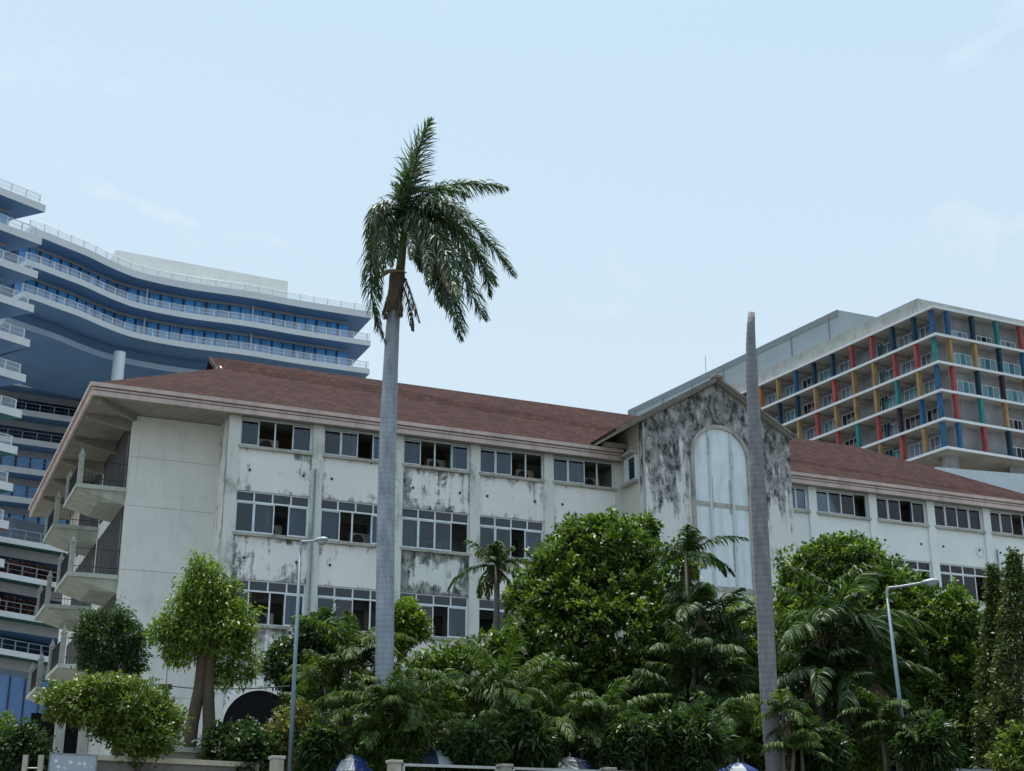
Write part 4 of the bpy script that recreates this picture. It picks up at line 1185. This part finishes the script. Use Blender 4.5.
    for pl, dY, L, hang, wx, n, lift in FR:
        nn = len(pl); P3 = [at(x, y, YP + dY*(i/(nn-1))**1.1) for i, (x, y) in enumerate(pl)]
        P3 = smooth_path(P3, 4)
        q_, v_ = frond_quads(P3, int(n*1.0), L, 0.058, (wx, -0.05, 0), hang, lift+.35, base_bare=0.06, up=Vector((0.1, -0.6, 0.8)) if hang < .2 else Vector((0, 0, 1)), jit=.32)
        q2, v2 = frond_quads(P3, int(n*1.0), L*.95, 0.058, (wx, -0.05, 0), hang, lift-.5, base_bare=0.06, up=Vector((0.1, -0.6, 0.8)) if hang < .2 else Vector((0, 0, 1)), jit=.32)
        q_, v_ = np.concatenate([q_, q2]), np.concatenate([v_, v2])
        leaf_mesh('frond', q_, v_, LM['royal'], root, o)
    for pl, dY in (([(404, 232), (420, 228), (434, 246), (444, 272), (450, 292)], -2.2), ([(405, 278), (410, 292), (415, 308), (420, 322)], -.3), ([(391, 292), (387, 304), (385, 318)], -.35), ([(402, 284), (408, 300), (411, 318), (413, 330)], -.3), ([(398, 286), (399, 300), (400, 316)], -.45)):
        nn = len(pl); P3 = smooth_path([at(x, y, YP + dY*(i/(nn-1))) for i, (x, y) in enumerate(pl)], 4)
        q_, v_ = frond_quads(P3, 40, .5 if dY < -1 else .34, 0.05, (.1, 0, 0), 1.0, 0.0, base_bare=.25 if dY < -1 else .0)
        leaf_mesh('dead_frond', q_, v_, LM['brown'], root, o)
royal()
b0 = at(771, 760, 37.5); o = (b0.x, b0.y, G)
root = thing('dead_palm_trunk', o, 'bare grey dead palm trunk without crown tapering to a cut tip', 'palm trunk')
tb = MB()
pr = [(778, 800, 8.8), (772.5, 740, 8.4), (768.5, 690, 8.3), (765.5, 620, 8.2), (762, 560, 8.1), (758, 490, 7.6), (754.5, 430, 6.8), (752, 380, 6.0), (750.8, 345, 5.0), (750.9, 326, 4.2), (751.5, 313, 3.6)]
pts = [at(x, y, 37.5) for x, y, r in pr]; pts[0].z = G-.1
tb.tube(pts, [r*37.5/F*1.05 for x, y, r in pr], 18); tb.build('trunk', M['bark_dead'], root, o, smooth=True)

# --- broadleaf trees and shrubs, far to near
tree('mango_tree', 'large dense glossy mango tree in front of the left half of the gable block', 'tree', 45.5,
     [(604, 556, 55, 38, 0), (560, 592, 46, 45, -.5), (645, 580, 50, 48, 0), (600, 640, 88, 70, -.6), (538, 612, 30, 42, -.3), (680, 640, 36, 50, .5), (592, 534, 36, 16, 0), (545, 660, 40, 40, -.8), (640, 530, 22, 14, .2), (630, 650, 50, 45, -.6), (600, 690, 60, 36, -.3)],
     [[(600, 768), (600, 690)]], 'mango', 4300, 16, 0.165, 0.14, r0=.22, shell=.6)
tree('mango_tree', 'broad domed mango tree right of the dead trunk below the right wing windows', 'tree', 47.5,
     [(842, 572, 56, 34, 0), (806, 604, 34, 42, 0), (884, 600, 46, 38, 0), (840, 640, 72, 66, -.4), (905, 640, 35, 45, .3), (838, 550, 34, 12, 0)],
     [[(846, 768), (845, 690)]], 'mango', 3000, 16, 0.165, 0.14, r0=.2, shell=.6)
tree('shade_tree', 'dark shade tree between the right street lamp and the conical trees', 'tree', 46.5,
     [(935, 622, 44, 36, 0), (958, 640, 30, 44, 0), (945, 680, 56, 60, 0), (905, 695, 40, 50, .5), (965, 715, 36, 45, .2)],
     [[(934, 768), (936, 690)]], 'mango', 2700, 16, 0.16, 0.14, r0=.15, shell=.58)
tree('shade_tree', 'narrow light green tree behind the dead palm trunk', 'tree', 50.0,
     [(742, 640, 24, 36, 0), (736, 690, 28, 45, 0), (758, 680, 18, 40, 0)], [[(742, 768), (742, 690)]], 'bright', 700, 18, 0.17, 0.22, r0=.12, shell=.5)
tree('garden_tree', 'bright green leafy tree on two stout trunks before the blank end wall', 'tree', 38.0,
     [(208, 592, 24, 28, 0), (182, 618, 22, 16, 0), (234, 622, 20, 24, 0), (212, 632, 34, 24, 0), (242, 662, 14, 24, .2), (199, 568, 11, 14, 0), (164, 630, 13, 10, -.2), (224, 598, 18, 18, .2), (180, 650, 16, 16, 0), (222, 676, 12, 12, .3), (192, 600, 16, 20, .3)],
     [[(187, 760), (192, 725), (199, 690), (203, 655), (200, 625)], [(207, 760), (209, 725), (208, 690), (211, 655), (220, 620)]], 'bright', 1050, 18, 0.12, 0.20, r0=.18, aspect=.36, droop=.6, shell=.45, depth=.8)
tree('garden_tree', 'round dark green tree in front of the side balconies', 'tree', 41.0,
     [(112, 640, 33, 30, 0), (91, 634, 17, 20, 0), (134, 652, 17, 26, 0), (108, 622, 22, 16, 0), (98, 662, 18, 14, 0)], [[(117, 760), (117, 700), (116, 665)]], 'dark', 800, 20, 0.105, 0.15, r0=.09, aspect=.36, shell=.5)
tree('clipped_tree', 'spreading pale green umbrella shaped tree above the low wall', 'tree', 35.0,
     [(90, 700, 42, 20, 0), (132, 706, 38, 26, 0), (150, 728, 30, 26, -.2), (72, 698, 24, 18, 0), (160, 720, 22, 26, .1), (105, 690, 35, 14, 0), (135, 745, 22, 20, 0), (98, 712, 34, 16, 0), (120, 725, 26, 22, .2), (60, 705, 18, 12, 0)],
     [[(140, 800), (138, 760), (130, 735)]], 'bush', 1150, 20, 0.105, 0.14, r0=.07, up=.6, shell=.4)
tree('shrub', 'rounded dark green shrub at the left edge beside the low wall', 'shrub', 34.0,
     [(22, 748, 26, 22, 0), (8, 752, 20, 20, 0), (36, 756, 14, 16, 0)], [[(22, 800), (22, 765)]], 'dark', 380, 14, 0.11, 0.14, r0=.04, shell=.4)
tree('shrub', 'small yellow green shrub tip above the rounded shrub at the left edge', 'shrub', 37.0,
     [(4, 728, 8, 13, 0), (8, 745, 12, 20, 0)], [[(5, 800), (5, 750)]], 'bright', 110, 12, 0.12, 0.10, r0=.03, shell=.2)
tree('shrub', 'green shrub in front of the dark arched doorway', 'shrub', 37.0,
     [(238, 748, 30, 24, 0), (222, 742, 16, 16, 0), (256, 745, 18, 16, 0), (238, 762, 34, 18, 0)], [[(238, 800), (238, 760)]], 'dark', 420, 14, 0.13, 0.17, r0=.05, shell=.35)
tree('shrub', 'yellow variegated shrub at the foot of the left street lamp', 'shrub', 37.5,
     [(288, 735, 20, 24, 0), (302, 720, 14, 16, .1), (278, 752, 16, 18, 0), (308, 745, 16, 20, .2)], [[(290, 800), (290, 760)]], 'yellow', 300, 13, 0.14, 0.16, r0=.04, shell=.3)
tree('garden_tree', 'leafy tree behind the left street lamp pole', 'tree', 43.0,
     [(318, 638, 20, 26, 0), (288, 664, 26, 20, 0), (308, 690, 26, 22, 0), (325, 668, 18, 24, 0)], [[(310, 768), (310, 700)]], 'dark', 900, 18, 0.14, 0.19, r0=.10, shell=.5)
tree('garden_tree', 'slim bright tree with crooked stem just right of the pale palm trunk', 'tree', 41.5,
     [(405, 618, 17, 18, 0), (398, 640, 14, 16, 0), (414, 630, 12, 14, 0)], [[(392, 768), (398, 705), (394, 682), (401, 655)]], 'bright', 300, 18, 0.14, 0.16, 'bark_dark', r0=.11, shell=.3, forks=False)
def plumeria(label, lob, trunks, Y):
    root, o = tree('frangipani', label, 'tree', Y, lob, trunks, 'mango', 700, 15, 0.20, 0.22, r0=.08, shell=.5, aspect=.36)
    Q = []; 
    s = Y/F*1.06
    for (x, y, rx, ry, dy) in lob:
        c = np.array(at(x, y, Y+dy)); n_ = 9
        d = unit(rng.normal(size=(n_, 3))*np.array([1, .5, 1]) + np.array([0, -.8, .5]))
        pc = c + d*np.array([rx*s, rx*s*.85, ry*s])*1.02
        for p in pc:
            for k_ in range(5):
                a = rng.normal(size=3)*.09; b2 = rng.normal(size=3)*.07
                Q.append([p-a, p+b2, p+a, p-b2])
    leaf_mesh('blossom', Q, rng.random(len(Q)), M['petal'], root, o)
M['petal'] = plain('white petals', (0.70, 0.70, 0.60), 0.6, 0.2)
plumeria('frangipani with white blossoms under the lower windows left of centre', [(455, 672, 36, 26, 0), (432, 690, 22, 26, 0), (470, 695, 34, 28, 0), (424, 668, 10, 14, 0)], [[(450, 768), (450, 705)]], 44.0)
plumeria('frangipani with white blossoms left of the large mango tree', [(508, 662, 32, 32, 0), (528, 640, 20, 26, 0), (500, 695, 34, 26, 0), (486, 652, 16, 14, 0)], [[(505, 768), (505, 700)]], 44.5)
# dense shrubs added to darken the gaps below the trees
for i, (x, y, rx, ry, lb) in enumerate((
    (640, 735, 60, 38, 'added dark filler shrub below the large mango tree'), (720, 738, 55, 40, 'added dark filler shrub left of the foot of the dead palm trunk'),
    (850, 740, 62, 38, 'added dark filler shrub left of the right street lamp'), (960, 745, 60, 34, 'added dark filler shrub behind the grey kiosk roof'), (545, 742, 55, 32, 'added dark filler shrub behind the pale fence left of centre'), (330, 742, 60, 30, 'added dark filler shrub behind the palm clump at the left'), (440, 745, 55, 28, 'added dark filler shrub right of the foot of the tall palm'))):
    tree('shrub', lb, 'shrub', 48.0, [(x, y, rx, ry, 0), (x-30, y+10, rx*.7, ry*.9, 0), (x+30, y+8, rx*.7, ry*.9, 0)], [[(x, 790), (x, 765)]], 'dark', 420, 12, 0.28, 0.3, r0=.08, shell=.35, group='added dark filler shrubs under the trees')
for i, (x, y, rx, ry, mt, lb) in enumerate((
    (322, 748, 15, 22, 'dark', 'low dark shrub just right of the left street lamp below the feathery palms'), (394, 745, 22, 26, 'areca', 'low green shrub in front of the foot of the tall palm'), (482, 748, 30, 22, 'dark', 'low dark shrub under the left side of the wide areca clump'),
    (528, 744, 22, 26, 'dark', 'low dark shrub under the right side of the wide areca clump'), (628, 744, 30, 28, 'dark', 'low dark shrub under the light green areca palm'), (690, 740, 30, 32, 'dark', 'low dark shrub under the tall dark feather palms'), (818, 748, 24, 22, 'dark', 'low dark shrub right of the foot of the dead palm trunk'), (928, 742, 24, 26, 'dark', 'low dark shrub right of the right street lamp foot'))):
    tree('shrub', lb, 'shrub', 36.2 + max(0, x-330)*.0028, [(x, y, rx, ry, 0), (x-rx*.5, y+6, rx*.6, ry*.8, 0), (x+rx*.5, y+5, rx*.6, ry*.8, 0)], [[(x, 790), (x, 765)]], mt, 300, 16, 0.26, 0.18, r0=.04, shell=.3, aspect=.22, droop=.5, up=.8)
tree('shrub', 'sparse yellow green shrub beside the fence in front of the right mango tree', 'shrub', 40.0,
     [(850, 752, 24, 14, 0), (868, 758, 20, 14, 0), (838, 746, 12, 10, 0)], [[(852, 800), (852, 765)]], 'bush', 160, 12, 0.16, 0.16, r0=.03, shell=.2)
tree('shrub', 'yellow green shrub at the right edge below the conical trees', 'shrub', 40.0,
     [(1018, 745, 16, 20, 0), (1010, 760, 18, 14, 0), (1030, 750, 16, 26, 0)], [[(1018, 800), (1018, 765)]], 'bush', 200, 12, 0.16, 0.16, r0=.03, shell=.25)

# --- conical trees at the right edge
def conical(label, xa, ya, xb, wpx, Y):
    top = at(xa, ya, Y); base = at(xb, 760, Y); base.z = G
    o = tuple(base); root = thing('conical_tree', o, label, 'tree', 'conical trees at the right edge')
    tb = MB(); tb.tube([base, base.lerp(top, .95)], [.12, .02], 8); tb.build('trunk', M['bark'], root, o)
    n = 1300; f = rng.random(n)**0.85; a = rng.random(n)*6.283
    rmax = wpx*Y/F*1.06
    rad = rmax*np.minimum(1, f*1.7+.02)**0.95*(0.75+0.3*rng.random(n))*(1+.18*np.sin(f*34+a*2))
    c = np.array(top)[None]*(1-f[:, None]) + np.array(base)[None]*f[:, None] + np.stack([np.cos(a)*rad, np.sin(a)*rad, np.zeros(n)], 1)
    per = 16; N = n*per
    cc = np.repeat(c, per, 0); out_ = np.repeat(np.stack([np.cos(a), np.sin(a), np.zeros(n)], 1), per, 0)
    p = cc + rng.normal(size=(N, 3))*.075
    d = unit(out_*.5 + rng.normal(size=(N, 3))*.6 + np.array([0, 0, -.35])); sd = unit(np.cross(d, rng.normal(size=(N, 3))))
    l = .13*(.7+.6*rng.random(N))[:, None]
    Q = np.stack([p, p+d*l*.5+sd*l*.22, p+d*l, p+d*l*.5-sd*l*.22], 1)
    leaf_mesh('crown', Q, np.clip(np.repeat(rng.random(n)*.6, per)+rng.random(N)*.4, 0, 1), LM['conifer'], root, o)
conical('taller conical tree with pointed top at the right edge', 1013, 552, 1018, 25, 42.5)
conical('shorter pointed conical tree just left of the taller one', 993, 567, 992, 16, 43.5)

# --- palms
palm_cluster('feather_palm', 'clump of feathery palms between the left street lamp and tall palm trunk', 38.8,
    [(345, 348, 650, 0, 1.0), (325, 326, 684, .3, .9), (372, 374, 690, -.2, .9), (345, 350, 712, -.6, .9), (362, 362, 668, .4, .8), (310, 312, 715, .2, .7)], 'areca', 11, L=1.55, leaf=.48, n=11, width=.062, dead=1)
palm_cluster('areca_palm', 'low areca palm with arching fronds at the foot of the tall palm', 36.6,
    [(408, 408, 712, 0, 1.0), (388, 386, 708, -.2, .9), (395, 392, 738, .2, .8), (424, 428, 735, 0, .9), (376, 374, 735, -.2, .9)], 'areca', 12, L=1.5, leaf=.46, n=11, width=.06)
palm_cluster('areca_palm', 'wide areca palm clump with arching fronds at bottom centre', 38.5,
    [(478, 476, 706, 0, 1.1), (505, 502, 690, .3, 1.1), (530, 530, 708, 0, 1.1), (456, 452, 728, -.2, .9), (552, 552, 728, -.3, 1.0), (500, 500, 738, -.6, .9)], 'areca', 13, L=1.7, leaf=.5, n=11, width=.062)
palm_cluster('areca_palm', 'light green areca palm below the large mango tree', 37.8,
    [(604, 604, 716, 0, 1.0), (585, 582, 735, .2, .8), (622, 626, 738, .1, .9)], 'areca', 14, L=1.6, leaf=.48, n=11, width=.062)
palm_cluster('slender_palm', 'slender palm with small feathery crown before the middle windows', 47.0,
    [(490, 497, 566, 0, 1.0)], 'palm', 15, L=1.3, leaf=.48, n=14, width=.07, stem_r=.11, dead=2, el=(-.1, 1.3))
palm_cluster('feather_palm', 'tall dark feather palms between the large mango and the dead trunk', 42.5,
    [(690, 686, 556, 0, .85), (700, 700, 612, -.3, .95), (712, 716, 640, .3, 1.0), (690, 694, 668, -.6, 1.1), (680, 676, 700, -.4, 1.0), (716, 722, 700, -.5, 1.0), (700, 698, 732, -.8, .9)], 'palm', 16, L=1.75, leaf=.58, n=11, width=.08, stem_r=.08, dead=1)
palm_cluster('drooping_palm', 'large palm with drooping fronds and brown skirt before the domed mango tree', 41.0,
    [(842, 834, 622, 0, 1.3), (860, 862, 668, -.4, 1.0), (822, 818, 676, -.3, 1.0), (846, 845, 706, -.6, .95)], 'palm', 17, L=1.9, leaf=.62, n=14, width=.085, stem_r=.13, dead=4, el=(-.2, 1.3), wind=(.35, 0, 0))
palm_cluster('areca_palm', 'yellowish areca palm at the foot of the dead palm trunk', 36.8,
    [(785, 784, 712, 0, .8), (800, 800, 734, .3, .8), (790, 794, 748, -.2, .8)], 'areca', 18, L=1.0, leaf=.40, n=10, width=.06, dead=1)
palm_cluster('areca_palm', 'small areca palm around the foot of the right street lamp', 38.6,
    [(895, 895, 730, 0, .9), (880, 880, 716, .3, .9), (905, 906, 745, -.1, .7)], 'areca', 19, L=1.3, leaf=.42, n=10, width=.06)
palm_cluster('areca_palm', 'drooping pale tipped areca palm behind the pale concrete fence post right of centre', 39.6,
    [(725, 728, 722, 0, 1.0), (745, 742, 742, .2, .9), (712, 708, 744, .2, .9)], 'areca', 20, L=1.4, leaf=.46, n=10, width=.06, dead=1)

# ------------------------------------------------------------------ street lamps
M['lamp_paint'] = plain('blue grey lamp paint', (0.13, 0.19, 0.24), 0.45, 0.4, var=0.12)
M['lamp_head'] = plain('pale lamp casing', (0.30, 0.35, 0.38), 0.4, 0.4)
M['lamp_lens'] = plain('grey lamp lens', (0.30, 0.32, 0.33), 0.2, 0.5)
def lamp(label, Y, base, top, elbow, tipxy, headL, rpx=2.2):
    b0 = at(base[0], base[1], Y); t = at(*top, Y); b0 = t + (b0-t)*((t.z-G)/(t.z-b0.z)); o = tuple(b0)
    root = thing('street_lamp', o, label, 'street lamp', 'blue grey street lamps')
    s = Y/F
    mb = MB(); mb.tube([b0, b0.lerp(t, .35), t], [rpx*s*1.25, rpx*s, rpx*s*.62], 12); mb.build('pole', M['lamp_paint'], root, o, smooth=True)
    e = at(*elbow, Y); tp = at(*tipxy, Y-.25)
    mb = MB(); mb.tube(smooth_path([t-Vector((0, 0, .1)), t, e, e.lerp(tp, .3), tp], 4), rpx*s*.55, 9); mb.build('arm', M['lamp_head'], root, o, smooth=True)
    d = (tp-e).normalized()
    hb_ = MB()
    c0_ = tp - d*.08; pr = [(0, .04), (.08, .075), (.22, .10), (.42, .11), (.58, .085), (.66, .03)]
    hb_.tube([c0_ + d*(x*headL/.66) for x, r_ in pr], [r_*1.0 for x, r_ in pr], 12)
    hb_.v = [(p[0], p[1], c0_.z + (p[2]-c0_.z)*(.75 if p[2] > c0_.z else .45)) for p in hb_.v]
    h_ = hb_.build('lamp_head', M['lamp_head'], root, o, smooth=True)
    lb = MB(); pr = [(.20, .05), (.32, .085), (.46, .085), (.56, .04)]
    lb.tube([c0_ + d*(x*headL/.66) - Vector((0, 0, .055)) for x, r_ in pr], [r_ for x, r_ in pr], 10); lb.build('lens', M['lamp_lens'], h_, o, smooth=True)
lamp('slender blue grey street lamp at the left before the white wall', 36.5, (291, 745), (300.3, 552), (301.5, 542), (317, 540.5), .42)
lamp('leaning blue grey street lamp with long arm at the right', 38.5, (908, 770), (887.3, 598), (888, 588.5), (924, 582.5), .48)

# ------------------------------------------------------------------ quay fence, wall, kiosk, umbrellas
M['post'] = plain('stained concrete post', (0.40, 0.39, 0.34), 0.9, 0.15, var=0.3, scale=5, dirt=0.6)
M['galv'] = plain('galvanised rail', (0.42, 0.44, 0.44), 0.5, 0.4, var=0.2)
f0 = at(277, 759.5, 33.0)
fo = Vector((f0.x, f0.y, G))
fence = thing('quay_fence', fo, 'low fence of stained concrete posts and grey metal rails along the quay', 'fence', rz=YAW)
ZF = f0.z - G
sp = 2.74
for i in range(-0, 11):
    mb = MB(); x = i*sp
    mb.box(x-.13, x+.13, -.13, .13, 0, ZF); mb.box(x-.16, x+.16, -.16, .16, ZF+.001, ZF+.07); mb.build('post', M['post'], fence, bevel=0.012)
for i in range(0, 10):
    if i == 0: continue
    mb = MB(); x0, x1 = i*sp+.22, (i+1)*sp-.22; t = .03
    for z_ in (ZF-.02, .25): mb.box(x0, x1, -t, t, z_-t, z_+t)
    for x in (x0, x1): mb.box(x-t, x+t, -t*.9, t*.9, .25+t, ZF-.02-t)
    mb.build('rail', M['galv'], fence)
mb = MB(); x0 = 2*sp+.28; mb.box(x0, x0+.85, -.06, -.035, ZF-.55, ZF-.10); mb.build('notice_panel', plain('blank pale panel', (0.55, 0.60, 0.62), 0.5, 0.3), fence)

w0 = at(100, 756, 34.5); w1 = at(208, 755, 36.0); dW = (w1-w0); dW.z = 0; dW.normalize(); nW = Vector((-dW.y, dW.x, 0))
wo = Vector((w0.x, w0.y, G)); wall = thing('garden_wall', wo, 'low rendered wall with pale coping below the umbrella shaped tree', 'wall')
a = w0 - dW*.5; c = w1 + dW*1.4; zt_ = w0.z
mb = MB(); mb.prism([Vector((p.x, p.y, G)) for p in (a, c, c+nW*.25, a+nW*.25)], (0, 0, zt_-G-.10)); mb.build('wall_body', plain('grey stained render', (0.20, 0.20, 0.19), 0.9, 0.1, var=0.3, scale=2, dirt=0.6), wall, wo)
mb = MB(); mb.prism([Vector((p.x, p.y, zt_-.098)) for p in (a-nW*.08-dW*.05, c-nW*.08+dW*.05, c+nW*.33+dW*.05, a+nW*.33-dW*.05)], (0, 0, .12)); mb.build('coping', plain('cream coping', (0.50, 0.46, 0.36), 0.85, 0.15, var=0.2, dirt=0.3), wall, wo)
p1 = at(196, 748, 37.0)
mb = MB(); aa_ = Vector((p1.x-.7, p1.y, 0)); 
po_ = thing('planter', (p1.x, p1.y, G), 'pale concrete planter ledge at the foot of the twin trunked tree', 'planter', rz=YAW)
mb.box(-1.3, 1.0, .0, 1.6, 0, p1.z-G-.12); mb.box(-1.4, 1.1, -.1, 1.7, p1.z-G-.118, p1.z-G); mb.build('planter_body', M['conc'], po_)
s0 = at(50, 752.5, 33.6); s1 = at(98, 752.5, 34.2)
dS = s1-s0; lS = dS.length
sg = thing('sign_board', (s0.x, s0.y, G), 'pale blue white patterned board left of the low wall', 'board', rz=math.atan2(dS.y, dS.x))
def signmat():
    m, N, L, out = new_mat('pale patterned board')
    tc = N.new('ShaderNodeTexCoord').outputs['Object']
    v = N.new('ShaderNodeTexVoronoi'); v.inputs['Scale'].default_value = 6.5; v.inputs['Randomness'].default_value = 0.55
    L.new(mapping(N, L, tc, (1, 1, 1.3)), v.inputs['Vector'])
    c = mixc(N, L, ramp(N, L, v.outputs['Distance'], 0.22, 0.36), (0.62, 0.66, 0.70), (0.33, 0.38, 0.45))
    princ(N, L, out, c, 0.6, 0.2); return m
mb = MB(); mb.box(0.03, lS-.03, 0, .03, s0.z-G-1.1, s0.z-G-.03); mb.build('board', signmat(), sg)
mb = MB(); zz = s0.z-G
mb.box(0, lS, -.01, .04, zz-.03, zz); mb.box(0, .03, -.01, .04, 0, zz-.031); mb.box(lS-.03, lS, -.01, .04, 0, zz-.031); mb.build('frame', M['alu_dark'], sg)
# slim fence posts left of the board
lf0 = at(26, 757, 33.2); lo = Vector((lf0.x, lf0.y, G)); lfn = thing('post_and_wire_fence', lo, 'two slim pale posts in front of the rounded shrub at the left', 'fence')
for x in (26, 41.5):
    p = at(x, 755, 33.2); mb = MB(); mb.box(p.x-.05, p.x+.05, p.y-.05, p.y+.05, G, p.z); mb.build('post', M['post'], lfn, lo)
p = at(26, 768, 33.2); p2 = at(41.5, 768, 33.2); mb = MB(); mb.tube([p, p2], .015, 6); mb.build('wire', M['galv'], lfn, lo)

# power cable with bracket near the blank end wall
pc = at(166, 686, 40.0)
pl_ = thing('power_cable', (pc.x, pc.y, G), 'black cable with bracket and pole stub running past the twin trunks', 'cable')
oo = (pc.x, pc.y, G)
mb = MB(); mb.tube([(pc.x, pc.y, G), (pc.x, pc.y, pc.z+.05)], .03, 7); mb.tube([(pc.x, pc.y, pc.z+.05), (pc.x, pc.y, pc.z+.55)], .02, 6); mb.build('pole', M['conc'], pl_, oo)
mb = MB(); mb.box(pc.x-.17, pc.x+.17, pc.y-.12, pc.y-.035, pc.z-.10, pc.z+.04); mb.box(pc.x-.06, pc.x+.1, pc.y-.10, pc.y-.035, pc.z-.35, pc.z-.102); mb.build('bracket', M['iron'], pl_, oo)
mb = MB(); cp = [at(150, 684.5, 40), at(166, 685.5, 40), at(190, 688, 40), at(225, 689, 40), at(262, 688, 40), at(290, 686, 40)]
mb.tube(smooth_path(cp, 4), .018, 5); mb.build('cable', M['iron'], pl_, oo)

def umbrella(label, x, y, Y, r, cols, h=.55):
    top = at(x, y, Y); o = (top.x, top.y, G)
    u = thing('market_umbrella', o, label, 'umbrella', 'umbrellas behind the quay fence')
    mb = MB(); n = 8; rings = [(0, 0), (.35, .12), (.7, .36), (1, .78)]
    for k_ in range(n):
        mb.cur = k_ % 2
        for j in range(3):
            (r0_, d0), (r1_, d1) = rings[j], rings[j+1]
            def P_(rr, dd, kk): aa2 = 2*math.pi*(kk+.3)/n; return (top.x+math.cos(aa2)*rr*r, top.y+math.sin(aa2)*rr*r, top.z-dd*h)
            mb.face([P_(r0_, d0, k_), P_(r1_, d1, k_), P_(r1_, d1, k_+1), P_(r0_, d0, k_+1)] if j else [P_(0, 0, k_), P_(r1_, d1, k_), P_(r1_, d1, k_+1)])
    cn = mb.build('canopy', cols, u, o); so = cn.modifiers.new('thick', 'SOLIDIFY'); so.thickness = .012
    mb = MB(); mb.tube([(top.x, top.y, G), (top.x, top.y, top.z-.02)], .022, 8); mb.build('pole', M['galv'], u, o)
    mb = MB(); mb.tube([(top.x, top.y, top.z-.03), (top.x, top.y, top.z+.08)], .02, 6); mb.build('finial', M['galv'], u, o)
cb, cw, cn_, cg = (plain('blue canvas', (0.02, 0.045, 0.17), .7, .2), plain('white canvas', (0.36, 0.40, 0.44), .7, .2), plain('navy canvas', (0.015, 0.025, 0.06), .7, .2), plain('grey canvas', (0.22, 0.23, 0.25), .7, .2))
umbrella('blue and white umbrella below the feathery palms left of the tall palm', 352, 754, 36.3, 0.6, [cb, cw])
umbrella('navy and white umbrella right of the foot of the tall palm', 434, 750, 36.7, 0.7, [cw, cn_])
umbrella('navy and grey umbrella behind the fence below the large mango tree', 570, 756, 37.4, 0.85, [cn_, cg])
umbrella('blue umbrella with white gores left of the dead palm trunk', 738, 762, 38.2, 0.7, [cb, cw])

k0 = at(934, 768, 40.5); k1 = at(1016, 769, 42.5); dK = k1-k0; lK = dK.length
ko = thing('kiosk', (k0.x, k0.y, G), 'low grey kiosk roof at the bottom right corner below the shade tree', 'kiosk', rz=math.atan2(dK.y, dK.x))
zk = k0.z - G
mb = MB(); mb.box(-.1, lK*.42, -.3, 1.7, zk-.12, zk); mb.box(lK*.42+.02, lK+.1, -.3, 1.7, zk-.10, zk+.03); mb.build('roof', plain('dull grey metal roof', (0.23, 0.26, 0.28), .5, .35, var=.2), ko)
mb = MB(); mb.box(0, lK, 0, 1.5, 0, zk-.122); mb.build('wall', plain('dark kiosk wall', (0.05, 0.055, 0.06), .7, .2), ko)
mb = MB()
for x in (.3, lK*.5, lK-.4): mb.box(x, x+.8, -.02, -.003, .9, zk-.3)
mb.build('hatch', M['alu_dark'], ko)
